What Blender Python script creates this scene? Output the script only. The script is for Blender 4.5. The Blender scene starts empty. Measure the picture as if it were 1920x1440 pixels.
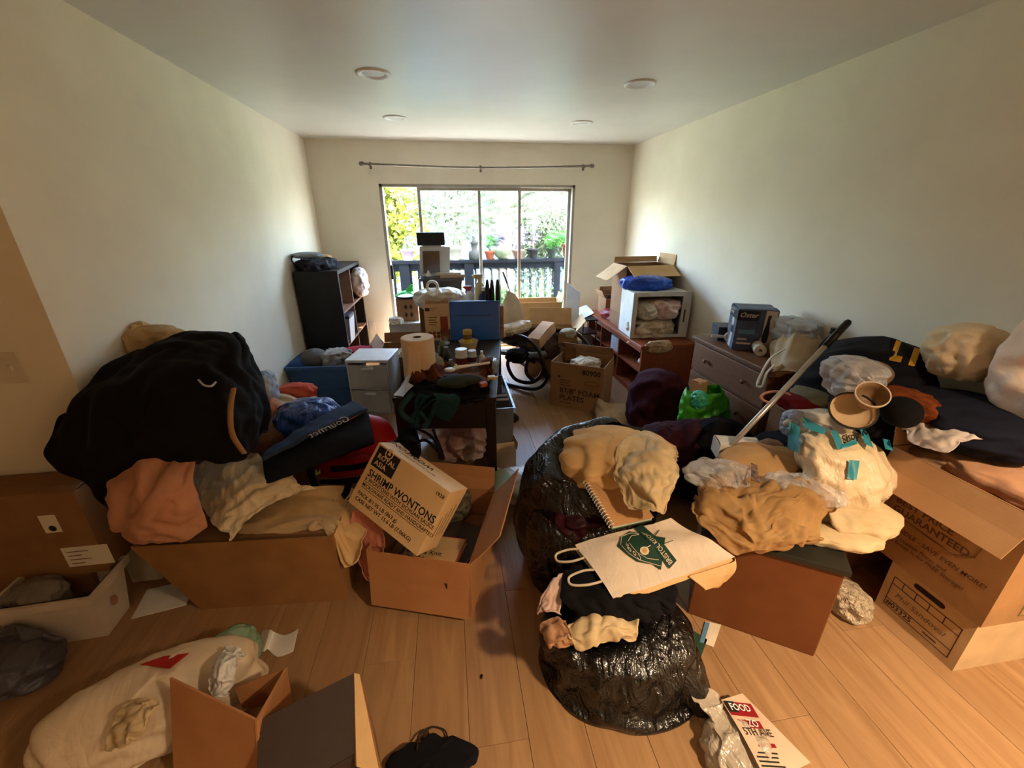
import bpy, bmesh, math, random
import numpy as np
from mathutils import Matrix, Vector
SC = bpy.context.scene
COL = SC.collection
PI = math.pi

# ---------------------------------------------------------------- camera
FPX, YAW, PITCH, ROLL = 773.2, .1462, .3794, -.0045
CAM = np.array([1.475, 0., 1.613])
_F = np.array([math.sin(YAW)*math.cos(PITCH), math.cos(YAW)*math.cos(PITCH), -math.sin(PITCH)])
_R = np.array([math.cos(YAW), -math.sin(YAW), 0.]); _U = np.cross(_R, _F)
_R, _U = _R*math.cos(ROLL)+_U*math.sin(ROLL), -_R*math.sin(ROLL)+_U*math.cos(ROLL)
cd = bpy.data.cameras.new('camera'); cam = bpy.data.objects.new('camera', cd); COL.objects.link(cam)
cd.sensor_fit = 'HORIZONTAL'; cd.sensor_width = 36; cd.lens = FPX*36/1920; cd.clip_start = .05; cd.clip_end = 300
cam.matrix_world = Matrix([[_R[i], _U[i], -_F[i], CAM[i]] for i in range(3)] + [[0, 0, 0, 1]])
SC.camera = cam

# ---------------------------------------------------------------- world, sun, lamps, exposure
SC.view_settings.view_transform = 'Standard'; SC.view_settings.look = 'None'
SC.view_settings.gamma = 1; SC.view_settings.use_curve_mapping = False
SC.view_settings.exposure = 1.45
W = bpy.data.worlds.new('world'); SC.world = W; W.use_nodes = True
wn = W.node_tree; bg = wn.nodes['Background']
sky = wn.nodes.new('ShaderNodeTexSky'); sky.sky_type = 'NISHITA'; sky.sun_disc = False
sky.sun_elevation = math.radians(48); sky.sun_rotation = math.radians(150); sky.air_density = 1.0; sky.dust_density = 2.0
wn.links.new(sky.outputs[0], bg.inputs[0]); bg.inputs[1].default_value = 3.8
def light(name, kind, energy, color, loc, target=None, **kw):
    d = bpy.data.lights.new(name, kind); d.energy = energy; d.color = color
    for k, v in kw.items(): setattr(d, k, v)
    o = bpy.data.objects.new(name, d); COL.objects.link(o); o.location = loc
    if target is not None:
        o.rotation_euler = (Vector(target)-Vector(loc)).to_track_quat('-Z', 'Y').to_euler()
    return o
light('sun', 'SUN', 26.0, (1., .95, .86), (6, 12, 14), (1.2, 7.2, 0), angle=.02)
po = light('door_portal', 'AREA', 1, (1, 1, 1), (1.89, 5.56, 1.0), (1.89, 0, 1.0), shape='RECTANGLE', size=2.36, size_y=2.0)
po.data.cycles.is_portal = True
# warm ceiling lamps of the space behind the camera (the photo's second light)
light('ceiling_lamp_warm', 'AREA', 36, (1., .74, .48), (3.1, -.6, 2.425), (3.1, -.6, 0), shape='DISK', size=.22, spread=2.1)
light('ceiling_lamp_warm', 'AREA', 2.5, (1., .74, .48), (.9, -1.3, 2.425), (.9, -1.3, 0), shape='DISK', size=.22, spread=2.1)

# ---------------------------------------------------------------- points from calibrated sight lines, met with real planes
def _ray(px, py): return _F + _R*(px-960)/FPX - _U*(py-720)/FPX
def Z(px, py, z): d = _ray(px, py); return CAM + d*(z-CAM[2])/d[2]
def Y(px, py, y): d = _ray(px, py); return CAM + d*y/d[1]
def X(px, py, x): d = _ray(px, py); return CAM + d*(x-CAM[0])/d[0]

# ---------------------------------------------------------------- materials
def lin(c):
    c = [v/255. for v in c]
    return tuple(v/12.92 if v <= .04045 else ((v+.055)/1.055)**2.4 for v in c)
_mats = {}
def N(nt, t, **kw):
    n = nt.nodes.new(t)
    for k, v in kw.items():
        if k in n.inputs: n.inputs[k].default_value = v
        else: setattr(n, k, v)
    return n
def mat(name, col, rough=.65, kind='plain', col2=None, scale=None, bump=None, spec=.4, alpha=1., metal=0., rnd=0.):
    if name in _mats: return _mats[name]
    m = bpy.data.materials.new(name); m.use_nodes = True; nt = m.node_tree; L = nt.links
    p = nt.nodes['Principled BSDF']; c1 = lin(col); c2 = lin(col2) if col2 else tuple(v*.78 for v in c1)
    p.inputs['Roughness'].default_value = rough; p.inputs['Metallic'].default_value = metal
    p.inputs['Specular IOR Level'].default_value = spec
    tc = N(nt, 'ShaderNodeTexCoord'); mp = N(nt, 'ShaderNodeMapping'); L.new(tc.outputs['Object'], mp.inputs[0])
    def noise(sc, det=3., dist=0., rgh=.55):
        n = N(nt, 'ShaderNodeTexNoise', Scale=sc, Detail=det, Roughness=rgh, Distortion=dist); L.new(mp.outputs[0], n.inputs['Vector']); return n
    def ramp(src, a, b, lo=.3, hi=.7):
        r = N(nt, 'ShaderNodeValToRGB'); r.color_ramp.elements[0].position = lo; r.color_ramp.elements[1].position = hi
        r.color_ramp.elements[0].color = (*a, 1); r.color_ramp.elements[1].color = (*b, 1); L.new(src, r.inputs[0]); return r
    def bumpn(src, st, d=.01, prev=None):
        b = N(nt, 'ShaderNodeBump', Strength=st, Distance=d); L.new(src, b.inputs['Height'])
        if prev is not None: L.new(prev.outputs[0], b.inputs['Normal'])
        L.new(b.outputs[0], p.inputs['Normal']); return b
    K = {'plain': (6, .0), 'paint': (3, .05), 'fabric': (9, .35), 'film': (5, .5), 'card': (7, .08), 'paper': (8, .18), 'wood': (4, .06),
         'metal': (20, .02), 'clear': (5, .5), 'glass': (1, 0), 'knit': (14, .6), 'print': (10, .05), 'leaf': (8, 0), 'fur': (30, .9)}[kind]
    sc = scale or K[0]; bs = K[1] if bump is None else bump
    if kind == 'wood':
        mp.inputs['Scale'].default_value = (14, 1.3, 14); n = noise(sc, 5., 1.2)
    else: n = noise(sc, 3.)
    r = ramp(n.outputs[0], c2, c1); last = r.outputs[0]
    if rnd:
        oi = N(nt, 'ShaderNodeObjectInfo'); h = N(nt, 'ShaderNodeHueSaturation')
        mr = N(nt, 'ShaderNodeMapRange'); L.new(oi.outputs['Random'], mr.inputs[0]); mr.inputs[3].default_value = 1-rnd; mr.inputs[4].default_value = 1+rnd
        L.new(mr.outputs[0], h.inputs['Value']); L.new(last, h.inputs['Color']); last = h.outputs[0]
    L.new(last, p.inputs['Base Color'])
    if kind in ('fabric', 'knit', 'fur'):
        p.inputs['Specular IOR Level'].default_value = .15
        b = bumpn(noise(sc*1.6, 4., .9).outputs[0], bs*.55, .014)
        bumpn(noise({'fabric': 500, 'knit': 120, 'fur': 200}[kind], 2.).outputs[0], bs*.5, .004, b)
    elif kind in ('film', 'clear', 'paper'):
        def ridged(scl, dist, vec):
            nn = N(nt, 'ShaderNodeTexNoise', Scale=scl, Detail=3., Distortion=dist, Roughness=.5); L.new(vec, nn.inputs['Vector'])
            f1 = N(nt, 'ShaderNodeMath', operation='SUBTRACT'); L.new(nn.outputs[0], f1.inputs[0]); f1.inputs[1].default_value = .5
            f2 = N(nt, 'ShaderNodeMath', operation='ABSOLUTE'); L.new(f1.outputs[0], f2.inputs[0]); return f2.outputs[0]
        m2 = N(nt, 'ShaderNodeMapping'); L.new(tc.outputs['Object'], m2.inputs[0]); m2.inputs['Rotation'].default_value = (.5, .4, .3); m2.inputs['Scale'].default_value = (1.6, .55, .8)
        b = bumpn(ridged(sc*1.3, .8, m2.outputs[0]), bs, .05 if kind != 'paper' else .03); bumpn(ridged(sc*3.5, 1.2, mp.outputs[0]), bs*.7, .02, b)
    elif kind == 'card':
        wv = N(nt, 'ShaderNodeTexWave', Scale=60., Distortion=.3); L.new(mp.outputs[0], wv.inputs['Vector']); b = bumpn(wv.outputs[0], bs*.5, .002)
        bumpn(noise(18, 3.).outputs[0], bs*2, .006, b)
    elif bs: bumpn(noise(sc*8, 4.).outputs[0], bs, .004)
    if kind == 'glass':
        p.inputs['Transmission Weight'].default_value = 1; p.inputs['IOR'].default_value = 1.12
    if kind == 'clear' or alpha < 1:
        p.inputs['Alpha'].default_value = alpha
    if kind == 'leaf':
        p.inputs['Transmission Weight'].default_value = 0
        tr = N(nt, 'ShaderNodeBsdfTranslucent'); L.new(last, tr.inputs[0]); ms = N(nt, 'ShaderNodeMixShader', Fac=.45)
        L.new(p.outputs[0], ms.inputs[1]); L.new(tr.outputs[0], ms.inputs[2]); L.new(ms.outputs[0], nt.nodes['Material Output'].inputs[0])
    _mats[name] = m; return m

# ---------------------------------------------------------------- object helpers
def tag(o, label=None, cat=None, group=None, kind=None):
    for k, v in (('label', label), ('category', cat), ('group', group), ('kind', kind)):
        if v: o[k] = v
    return o
def empty(name, loc=(0, 0, 0), rz=0., rot=None):
    o = bpy.data.objects.new(name, None); COL.objects.link(o); o.empty_display_size = .05
    o.matrix_basis = Matrix.Translation(Vector(loc)) @ (rot.to_4x4() if rot is not None else Matrix.Rotation(rz, 4, 'Z')); return o
def thing(name, label, cat, loc=(0, 0, 0), rz=0., group=None, rot=None):
    return tag(empty(name, loc, rz, rot), label, cat, group)
def wmat(o):
    m = o.matrix_basis.copy(); q = o.parent
    while q is not None: m = q.matrix_basis @ m; q = q.parent
    return m
def mk(name, V, F, m, parent=None, world=False, smooth=False, sub=0, solid=0., smooth_angle=None):
    V = np.asarray(V, float).reshape(-1, 3); loc = None
    if parent is not None and world:
        inv = np.array(wmat(parent).inverted()); V = V@inv[:3, :3].T + inv[:3, 3]
    if parent is None:
        loc = np.array([(V[:, 0].min()+V[:, 0].max())/2, (V[:, 1].min()+V[:, 1].max())/2, V[:, 2].min()]); V = V-loc
    me = bpy.data.meshes.new(name); me.from_pydata([tuple(v) for v in V], [], [tuple(int(i) for i in f) for f in F]); me.update()
    if m is not None:
        for mm in (m if isinstance(m, (list, tuple)) else [m]): me.materials.append(mm)
    o = bpy.data.objects.new(name, me); COL.objects.link(o)
    if loc is not None: o.matrix_basis = Matrix.Translation(Vector(loc))
    if parent is not None: o.parent = parent
    if smooth: me.shade_smooth()
    if smooth_angle: me.set_sharp_from_angle(angle=smooth_angle)
    if solid: md = o.modifiers.new('thick', 'SOLIDIFY'); md.thickness = solid; md.offset = 0
    if sub: md = o.modifiers.new('sub', 'SUBSURF'); md.levels = sub; md.render_levels = sub
    return o
class MB:
    def __init__(s): s.V = []; s.F = []
    def add(s, V, F):
        o = len(s.V); s.V.extend([tuple(v) for v in V]); s.F.extend([tuple(i+o for i in f) for f in F]); return s
    def box(s, x0, x1, y0, y1, z0, z1, bev=0.):
        if bev <= 0:
            V = [(x, y, z) for z in (z0, z1) for y in (y0, y1) for x in (x0, x1)]
            return s.add(V, [(0, 2, 3, 1), (4, 5, 7, 6), (0, 1, 5, 4), (2, 6, 7, 3), (0, 4, 6, 2), (1, 3, 7, 5)])
        b = bmesh.new(); bmesh.ops.create_cube(b, size=1.)
        for v in b.verts: v.co = Vector(((x0+x1)/2+v.co.x*(x1-x0), (y0+y1)/2+v.co.y*(y1-y0), (z0+z1)/2+v.co.z*(z1-z0)))
        bmesh.ops.bevel(b, geom=b.edges[:], offset=bev, segments=2, affect='EDGES', profile=.6); s.bm(b); return s
    def bm(s, b):
        b.verts.index_update(); s.add([v.co[:] for v in b.verts], [[v.index for v in f.verts] for f in b.faces]); b.free()
    def quadbox(s, P, Q):  # prism between two matching polygons
        n = len(P); F = [tuple(range(n))[::-1], tuple(range(n, 2*n))]+[(i, (i+1) % n, n+(i+1) % n, n+i) for i in range(n)]
        return s.add(list(P)+list(Q), F)
    def lathe(s, prof, n=24, c=(0, 0, 0), closed=True, axis='z', noise=0., seed=0):
        V = []; F = []; rg = random.Random(seed)
        for r, z in prof:
            for k in range(n):
                a = 2*PI*k/n; rr = r*(1+noise*(rg.random()-.5)); p = (rr*math.cos(a), rr*math.sin(a), z)
                if axis == 'y': p = (p[0], p[2], p[1])
                if axis == 'x': p = (p[2], p[0], p[1])
                V.append((p[0]+c[0], p[1]+c[1], p[2]+c[2]))
        for i in range(len(prof)-1):
            for k in range(n):
                a = i*n+k; b = i*n+(k+1) % n; F.append((a, b, b+n, a+n))
        if closed:
            F.append(tuple(range(n))[::-1]); F.append(tuple(range((len(prof)-1)*n, len(prof)*n)))
        return s.add(V, F)
    def tube(s, path, r, n=8, cap=True):
        path = [np.array(p, float) for p in path]; V = []; F = []; m = len(path)
        rr = r if hasattr(r, '__len__') else [r]*m
        up = None
        for i, p in enumerate(path):
            t = path[min(i+1, m-1)]-path[max(i-1, 0)]; t = t/(np.linalg.norm(t)+1e-9)
            if up is None: up = np.cross(t, (0, 0, 1.)) if abs(t[2]) < .9 else np.cross(t, (1., 0, 0))
            up = up-t*(up@t); up /= np.linalg.norm(up)+1e-9; w = np.cross(t, up)
            for k in range(n):
                a = 2*PI*k/n; V.append(p+rr[i]*(up*math.cos(a)+w*math.sin(a)))
        for i in range(m-1):
            for k in range(n): a = i*n+k; b = i*n+(k+1) % n; F.append((a, b, b+n, a+n))
        if cap: F.append(tuple(range(n))[::-1]); F.append(tuple(range((m-1)*n, m*n)))
        return s.add(V, F)
    def strap(s, path, wdir, w, th=.003):
        path = [np.array(p, float) for p in path]; V = []; F = []; m = len(path); wd = np.array(wdir, float)
        for i, p in enumerate(path):
            t = path[min(i+1, m-1)]-path[max(i-1, 0)]; t = t/(np.linalg.norm(t)+1e-9); d = wd-t*(wd@t); d /= np.linalg.norm(d)+1e-9; nn = np.cross(t, d)
            for a, b in ((-1, -1), (1, -1), (1, 1), (-1, 1)): V.append(p+d*a*w/2+nn*b*th/2)
        for i in range(m-1):
            for k in range(4): a = i*4+k; b = i*4+(k+1) % 4; F.append((a, b, b+4, a+4))
        F += [(0, 1, 2, 3), tuple(range((m-1)*4, m*4))[::-1]]; return s.add(V, F)
    def build(s, name, m, parent=None, world=False, **kw): return mk(name, s.V, s.F, m, parent, world, **kw)
def spline(pts, n=8, closed=False):
    P = np.array(pts, float); out = []
    m = len(P)
    for i in range(m if closed else m-1):
        p0, p1, p2, p3 = (P[(i-1) % m], P[i], P[(i+1) % m], P[(i+2) % m]) if closed else (P[max(i-1, 0)], P[i], P[i+1], P[min(i+2, m-1)])
        for t in np.linspace(0, 1, n, endpoint=False):
            out.append(.5*((2*p1)+(-p0+p2)*t+(2*p0-5*p1+4*p2-p3)*t*t+(-p0+3*p1-3*p2+p3)*t**3))
    if not closed: out.append(P[-1])
    return out
def text(s, parent, m, org, xd, yd, size, bold=0., name='lettering', align='LEFT', warp=None, sx=1., lift=.0012, shear=0.):
    c = bpy.data.curves.new(name, 'FONT'); c.body = s; c.size = size; c.offset = bold*size; c.align_x = align; c.resolution_u = 2; c.shear = shear
    t = bpy.data.objects.new('tmp_text', c); me = bpy.data.meshes.new_from_object(t); bpy.data.objects.remove(t)
    V = np.array([v.co[:] for v in me.vertices]); Fs = [tuple(p.vertices) for p in me.polygons]; bpy.data.meshes.remove(me)
    org, xd, yd = (np.array(v, float) for v in (org, xd, yd)); xd /= np.linalg.norm(xd); yd = yd-xd*(xd@yd); yd /= np.linalg.norm(yd); nz = np.cross(xd, yd)
    P = org+V[:, :1]*sx*xd+V[:, 1:2]*yd+lift*nz
    if warp is not None: P = warp(P)
    return mk(name, P, Fs, m, parent)
def plate(parent, m, org, xd, yd, poly, name='print', lift=.0008, warp=None, th=0.):
    org, xd, yd = (np.array(v, float) for v in (org, xd, yd)); xd = xd/np.linalg.norm(xd); yd = yd-xd*(xd@yd); yd /= np.linalg.norm(yd); nz = np.cross(xd, yd)
    P = np.array([org+x*xd+y*yd+lift*nz for x, y in poly]); Fs = [tuple(range(len(P)))]
    if warp is not None: P = warp(P)
    return mk(name, P, Fs, m, parent)
def rect(x0, y0, x1, y1): return [(x0, y0), (x1, y0), (x1, y1), (x0, y1)]

# ---------------------------------------------------------------- heaped-up height map that soft things settle on
HX0, HY0, HR = -1.75, .2, .0125
HM = np.zeros((int(5.6/HR), int(5.3/HR)))
def stamp(o, rec=True):
    me = o.data if o.type == 'MESH' else None
    if me is not None and len(me.polygons):
        M = np.array(wmat(o)); me.calc_loop_triangles(); n = len(me.vertices); co = np.empty(n*3); me.vertices.foreach_get('co', co); co = co.reshape(-1, 3)@M[:3, :3].T+M[:3, 3]
        tr = np.empty(len(me.loop_triangles)*3, int); me.loop_triangles.foreach_get('vertices', tr); tr = tr.reshape(-1, 3)
        A, B, C = co[tr[:, 0]], co[tr[:, 1]], co[tr[:, 2]]
        sz = np.maximum(np.linalg.norm((B-A)[:, :2], axis=1), np.maximum(np.linalg.norm((C-A)[:, :2], axis=1), np.linalg.norm((C-B)[:, :2], axis=1)))
        k = np.clip(np.ceil(sz/HR*1.3).astype(int), 1, 120)
        for kk in np.unique(k):
            s = k == kk; i, j = np.meshgrid(np.arange(kk+1), np.arange(kk+1)); ok = i+j <= kk; u = (i[ok]/kk)[None, :, None]; v = (j[ok]/kk)[None, :, None]
            P = (A[s][:, None]*(1-u-v)+B[s][:, None]*u+C[s][:, None]*v).reshape(-1, 3)
            ix = ((P[:, 0]-HX0)/HR).astype(int); iy = ((P[:, 1]-HY0)/HR).astype(int)
            ok = (ix >= 0) & (iy >= 0) & (ix < HM.shape[0]) & (iy < HM.shape[1]); np.maximum.at(HM, (ix[ok], iy[ok]), P[ok, 2])
    if rec:
        for c in o.children: stamp(c)
    return o
def hgt(x, y):
    ix = np.clip(((x-HX0)/HR).astype(int), 0, HM.shape[0]-1); iy = np.clip(((y-HY0)/HR).astype(int), 0, HM.shape[1]-1); return HM[ix, iy]

# ---------------------------------------------------------------- cloth relaxation
def tri(x): return np.abs((x % 1.)-.5)*2-.5
def crease(P, amp, freq, seed, n=3):
    """long rounded folds with narrow valleys, two or three warped directions"""
    rg = np.random.default_rng(seed); h = np.zeros(len(P))
    for k in range(n):
        d, d2, d3 = (v/np.linalg.norm(v) for v in rg.normal(size=(3, 3))); fq = freq*(.55+.5*rg.random())*(1+.7*k)
        q = P@d*fq+.55*np.sin(P@d2*fq*2.1+rg.random()*6)+.3*np.sin(P@d3*fq*3.7+rg.random()*6)
        mask = .5+.5*np.sin(P@d3*freq*1.3+rg.random()*6); h += (np.abs(np.sin(PI*q))-.64)*(.35+.65*mask)/(1+.8*k)
    return h*amp
def relax(P, E, L, K, steps=40, iters=8, g=1., pin=None, hull=None, settle=True, marg=.004, damp=.86, maxpush=.06):
    P = P.copy(); prev = P.copy(); n = len(P); i, j = E[:, 0], E[:, 1]
    cnt = np.bincount(i, K, n)+np.bincount(j, K, n); w = 1.45/np.maximum(cnt, 1e-6); P0 = P.copy()
    for s in range(steps):
        v = (P-prev)*damp; v = np.clip(v, -.03, .03); prev = P.copy(); P = P+v; P[:, 2] -= 9.8*g*.012**2
        for _ in range(iters):
            d = P[j]-P[i]; l = np.sqrt((d*d).sum(1))+1e-9; c = (K*(l-L)/l*.5)[:, None]*d
            for a in range(3): P[:, a] += (np.bincount(i, c[:, a], n)-np.bincount(j, c[:, a], n))*w
        if hull is not None: P = hull(P)
        if settle:
            h = hgt(P[:, 0], P[:, 1])+marg; pen = h-P[:, 2]; a = (pen > 0) & (pen < maxpush); b = pen >= maxpush
            P[a, 2] = h[a]; P[a, :2] = prev[a, :2]*.7+P[a, :2]*.3; P[b, :2] = prev[b, :2]
            h2 = hgt(P[:, 0], P[:, 1])+marg; still = b & (h2-P[:, 2] >= maxpush); P[still, 2] = np.minimum(P[still, 2]+.02, h2[still])
        P[:, 2] = np.maximum(P[:, 2], .003)
        P[:, 0] = np.minimum(P[:, 0], 3.765); rr = (P[:, 1] > 1.72) & (P[:, 1] < 5.39); P[rr, 0] = np.maximum(P[rr, 0], .008)
        if pin is not None: P[pin] = P0[pin]
    return P
def gridmesh(nu, nv, wrap=False):
    F = []
    for a in range(nu-1):
        for b in range(nv if wrap else nv-1):
            b2 = (b+1) % nv; F.append((a*nv+b, a*nv+b2, (a+1)*nv+b2, (a+1)*nv+b))
    E = []; K = []
    idx = np.arange(nu*nv).reshape(nu, nv)
    def ad(A, B, k): E.append(np.stack([A.ravel(), B.ravel()], 1)); K.append(np.full(A.size, k))
    ad(idx[:-1], idx[1:], 1.)
    ad(idx[:-2], idx[2:], .12)
    if wrap:
        r1 = np.roll(idx, -1, 1); r2 = np.roll(idx, -2, 1); ad(idx, r1, 1.); ad(idx, r2, .12); ad(idx[:-1], r1[1:], .6); ad(r1[:-1], idx[1:], .6)
    else:
        ad(idx[:, :-1], idx[:, 1:], 1.); ad(idx[:, :-2], idx[:, 2:], .12); ad(idx[:-1, :-1], idx[1:, 1:], .6); ad(idx[:-1, 1:], idx[1:, :-1], .6)
    return F, np.concatenate(E), np.concatenate(K)
def gnormals(q, nu, nv, wrap=False):
    g = q.reshape(nu, nv, 3); du = np.gradient(g, axis=0); dv = (np.roll(g, -1, 1)-np.roll(g, 1, 1))/2 if wrap else np.gradient(g, axis=1)
    n = np.cross(du, dv); n /= np.linalg.norm(n, axis=2, keepdims=True)+1e-9; return n.reshape(-1, 3)
def fine(q, n, post, freq, seed): return q+n*(crease(q, post*.62, freq*1.5, seed+3, 1)+crease(q, post*.3, freq*2.9, seed+13, 1)+crease(q, post*.14, freq*5., seed+23, 2))[:, None]
def _interp(G, nu, nv):
    G = np.array(G, float)
    def along(A, n):
        m = len(A); t = np.linspace(0, m-1, n); k = np.minimum(t.astype(int), m-2); f = (t-k).reshape(-1, *([1]*(A.ndim-1)))
        p0, p1, p2, p3 = A[np.maximum(k-1, 0)], A[k], A[k+1], A[np.minimum(k+2, m-1)]
        return .5*((2*p1)+(-p0+p2)*f+(2*p0-5*p1+4*p2-p3)*f*f+(-p0+3*p1-3*p2+p3)*f**3)
    return along(along(G, nu).transpose(1, 0, 2), nv).transpose(1, 0, 2)
def drape(name, label, cat, G, m, nu=34, nv=34, excess=1.12, noise=.02, freq=9, seed=1, steps=34, iters=8, g=1., solid=.004, sub=1, parent=None, group=None, edge=.0, pin=None, settle=True, post=None, cut=None, maxpush=.06, slack=.045, eslack=.02):
    """cloth laid from a grid of world points, given spare length so that it folds, settled on what lies below"""
    P = _interp(G, nu, nv).reshape(-1, 3); F, E, K = gridmesh(nu, nv); L = np.linalg.norm(P[E[:, 0]]-P[E[:, 1]], axis=1)*excess
    rg = np.random.default_rng(seed); q = P.copy(); q[:, 2] += crease(P, noise, freq, seed)+noise*.3; q[:, :2] += np.stack([crease(P, noise*.6, freq, seed+5), crease(P, noise*.6, freq, seed+9)], 1)
    if edge:
        idx = np.arange(nu*nv).reshape(nu, nv)
        for ring in (idx[0], idx[-1], idx[:, 0], idx[:, -1]): q[ring, :2] += rg.normal(size=(len(ring), 2))*edge
    pn = None if pin is None else np.array([a*nv+b for a, b in pin(nu, nv)])
    ii = np.arange(nu*nv); bd = np.minimum(np.minimum(ii//nv, nu-1-ii//nv)/nu, np.minimum(ii % nv, nv-1-ii % nv)/nv); lim = eslack+(slack-eslack)*np.clip(bd*6, 0, 1); P_ = P
    def hull(p):
        d = p-P_; l = np.linalg.norm(d, axis=1)+1e-9; return P_+d*np.minimum(1, lim/l)[:, None]
    q = relax(q, E, L, K, steps, iters, g, pin=pn, settle=settle, maxpush=maxpush, hull=hull)
    if post is None: post = .014 if noise > .02 else 0.
    if post: q = fine(q, gnormals(q, nu, nv), post, freq, seed)
    if cut is not None:
        idx = np.arange(nu*nv); keep = cut((idx//nv)/(nu-1), (idx % nv)/(nv-1)); F = [f for f in F if all(keep[i] for i in f)]
        used = sorted({i for f in F for i in f}); mp = {a: b for b, a in enumerate(used)}; q = q[used]; F = [tuple(mp[i] for i in f) for f in F]
    o = mk(name, q, F, m, parent, world=parent is not None, smooth=True, sub=sub, solid=solid)
    if label: tag(o, label, cat, group)
    stamp(o); return o
def sack(name, label, cat, rings, m, nu=26, nv=40, excess=1.1, noise=.02, freq=8, seed=1, steps=26, iters=7, g=.6, solid=.0, sub=1, parent=None, group=None, close=(True, False), slack=None, irr=.3, settle=True, post=0., pleat=0., npl=9, dostamp=True, maxpush=.06):
    """bag or bundle: smooth stack of rings (cx, cy, cz, rx, ry[, angle, tiltx, tilty]) crumpled by spare length around its filling"""
    R = np.array([list(r)+[0]*(8-len(r)) for r in rings], float); R = _interp(R[:, None, :].repeat(2, 1), nu, 2)[:, 0]
    a = np.linspace(0, 2*PI, nv, endpoint=False); P = np.zeros((nu, nv, 3)); C = R[:, :3]
    ca, sa = np.cos(R[:, 5]), np.sin(R[:, 5])
    x = R[:, 3:4]*np.cos(a); y = R[:, 4:5]*np.sin(a)
    P[:, :, 0] = C[:, :1]+x*ca[:, None]-y*sa[:, None]; P[:, :, 1] = C[:, 1:2]+x*sa[:, None]+y*ca[:, None]
    P[:, :, 2] = C[:, 2:3]+(P[:, :, 0]-C[:, :1])*R[:, 6:7]+(P[:, :, 1]-C[:, 1:2])*R[:, 7:8]
    cen = C.repeat(nv, 0); P = P.reshape(-1, 3); rad = np.linalg.norm(P-cen, axis=1)
    F, E, K = gridmesh(nu, nv, True); L = np.linalg.norm(P[E[:, 0]]-P[E[:, 1]], axis=1)*excess
    q = P.copy(); dirn = (P-cen)/(rad[:, None]+1e-9); q += dirn*crease(P, noise, freq, seed)[:, None]; q[:, 2] += crease(P, noise*.5, freq, seed+4)
    if pleat:
        A_ = np.tile(a, nu); T_ = np.repeat(np.linspace(0, 1, nu), nv); rp = np.random.default_rng(seed+55); w_ = np.zeros(len(P))
        for k in (npl, npl*1.7//1, npl*2.6//1): w_ += (np.abs(np.sin(k*A_/2+rp.random()*6+1.4*np.sin(T_*5+rp.random()*6)+.8*np.sin(A_*2+rp.random()*6)))-.64)*npl/k
        q += dirn*(w_*pleat)[:, None]
    lim = slack if slack is not None else max(.012, .13*float(np.median(rad)))
    if irr:
        ang = np.tile(a, nu); rg = np.random.default_rng(seed+77); tt = np.repeat(np.linspace(0, 1, nu), nv); w_ = np.zeros(len(P))
        for k in (2, 3, 4, 5): w_ += np.sin(k*ang+rg.random()*6.3+tt*rg.normal()*2.5)*rg.random()/k
        low = crease(P, 1., 2.2/max(rad.max(), .05)*.25, seed+31, 4); P = P+dirn*((w_*.55+low*.25)*irr*rad)[:, None]; q = q+(P-(cen+dirn*rad[:, None]))
    def hull(p):
        d = p-P; l = np.linalg.norm(d, axis=1)+1e-9; return P+d*np.minimum(1, lim/l)[:, None]
    q = relax(q, E, L, K, steps, iters, g, hull=hull, settle=settle, maxpush=maxpush)
    if post: q = fine(q, dirn, post*.8, freq, seed)
    V = list(map(tuple, q))
    if close[0]: V.append(tuple(q[:nv].mean(0))); c = len(V)-1; F = F+[(c, (k+1) % nv, k) for k in range(nv)]
    if close[1]: V.append(tuple(q[-nv:].mean(0))); c = len(V)-1; b = (nu-1)*nv; F = F+[(c, b+k, b+(k+1) % nv) for k in range(nv)]
    o = mk(name, V, F, m, parent, world=parent is not None, smooth=True, sub=sub, solid=solid)
    if label: tag(o, label, cat, group)
    if dostamp: stamp(o)
    return o
def lump(name, label, cat, c, r, m, rz=0., nu=26, nv=40, seed=1, top=1., excess=1.12, noise=.035, p=3.2, parent=None, group=None, z0=None, **kw):
    """closed heap of cloth or a tied bag resting at c with half sizes r"""
    rings = []; zb = c[2]
    for t in np.linspace(0, 1, 9):
        s = math.sin(PI*min(max(t, .02), .98))**(2/p if t < .5 else .85*top)
        rings.append((c[0], c[1], zb+r[2]*2*(1-math.cos(PI*t))/2, max(r[0]*s, .004), max(r[1]*s, .004), rz))
    if noise > .012: noise *= 1.6; kw.setdefault('post', min(.09, .75*min(r[0], r[1], r[2]*1.3))); kw.setdefault('slack', max(.015, .26*min(r[0], r[1])))
    kw.setdefault('close', (True, True)); kw.setdefault('freq', 2.2/max(r[0], r[1])*.55+3); return sack(name, label, cat, rings, m, nu=nu, nv=nv, seed=seed, excess=excess, noise=noise, parent=parent, group=group, **kw)

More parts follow.
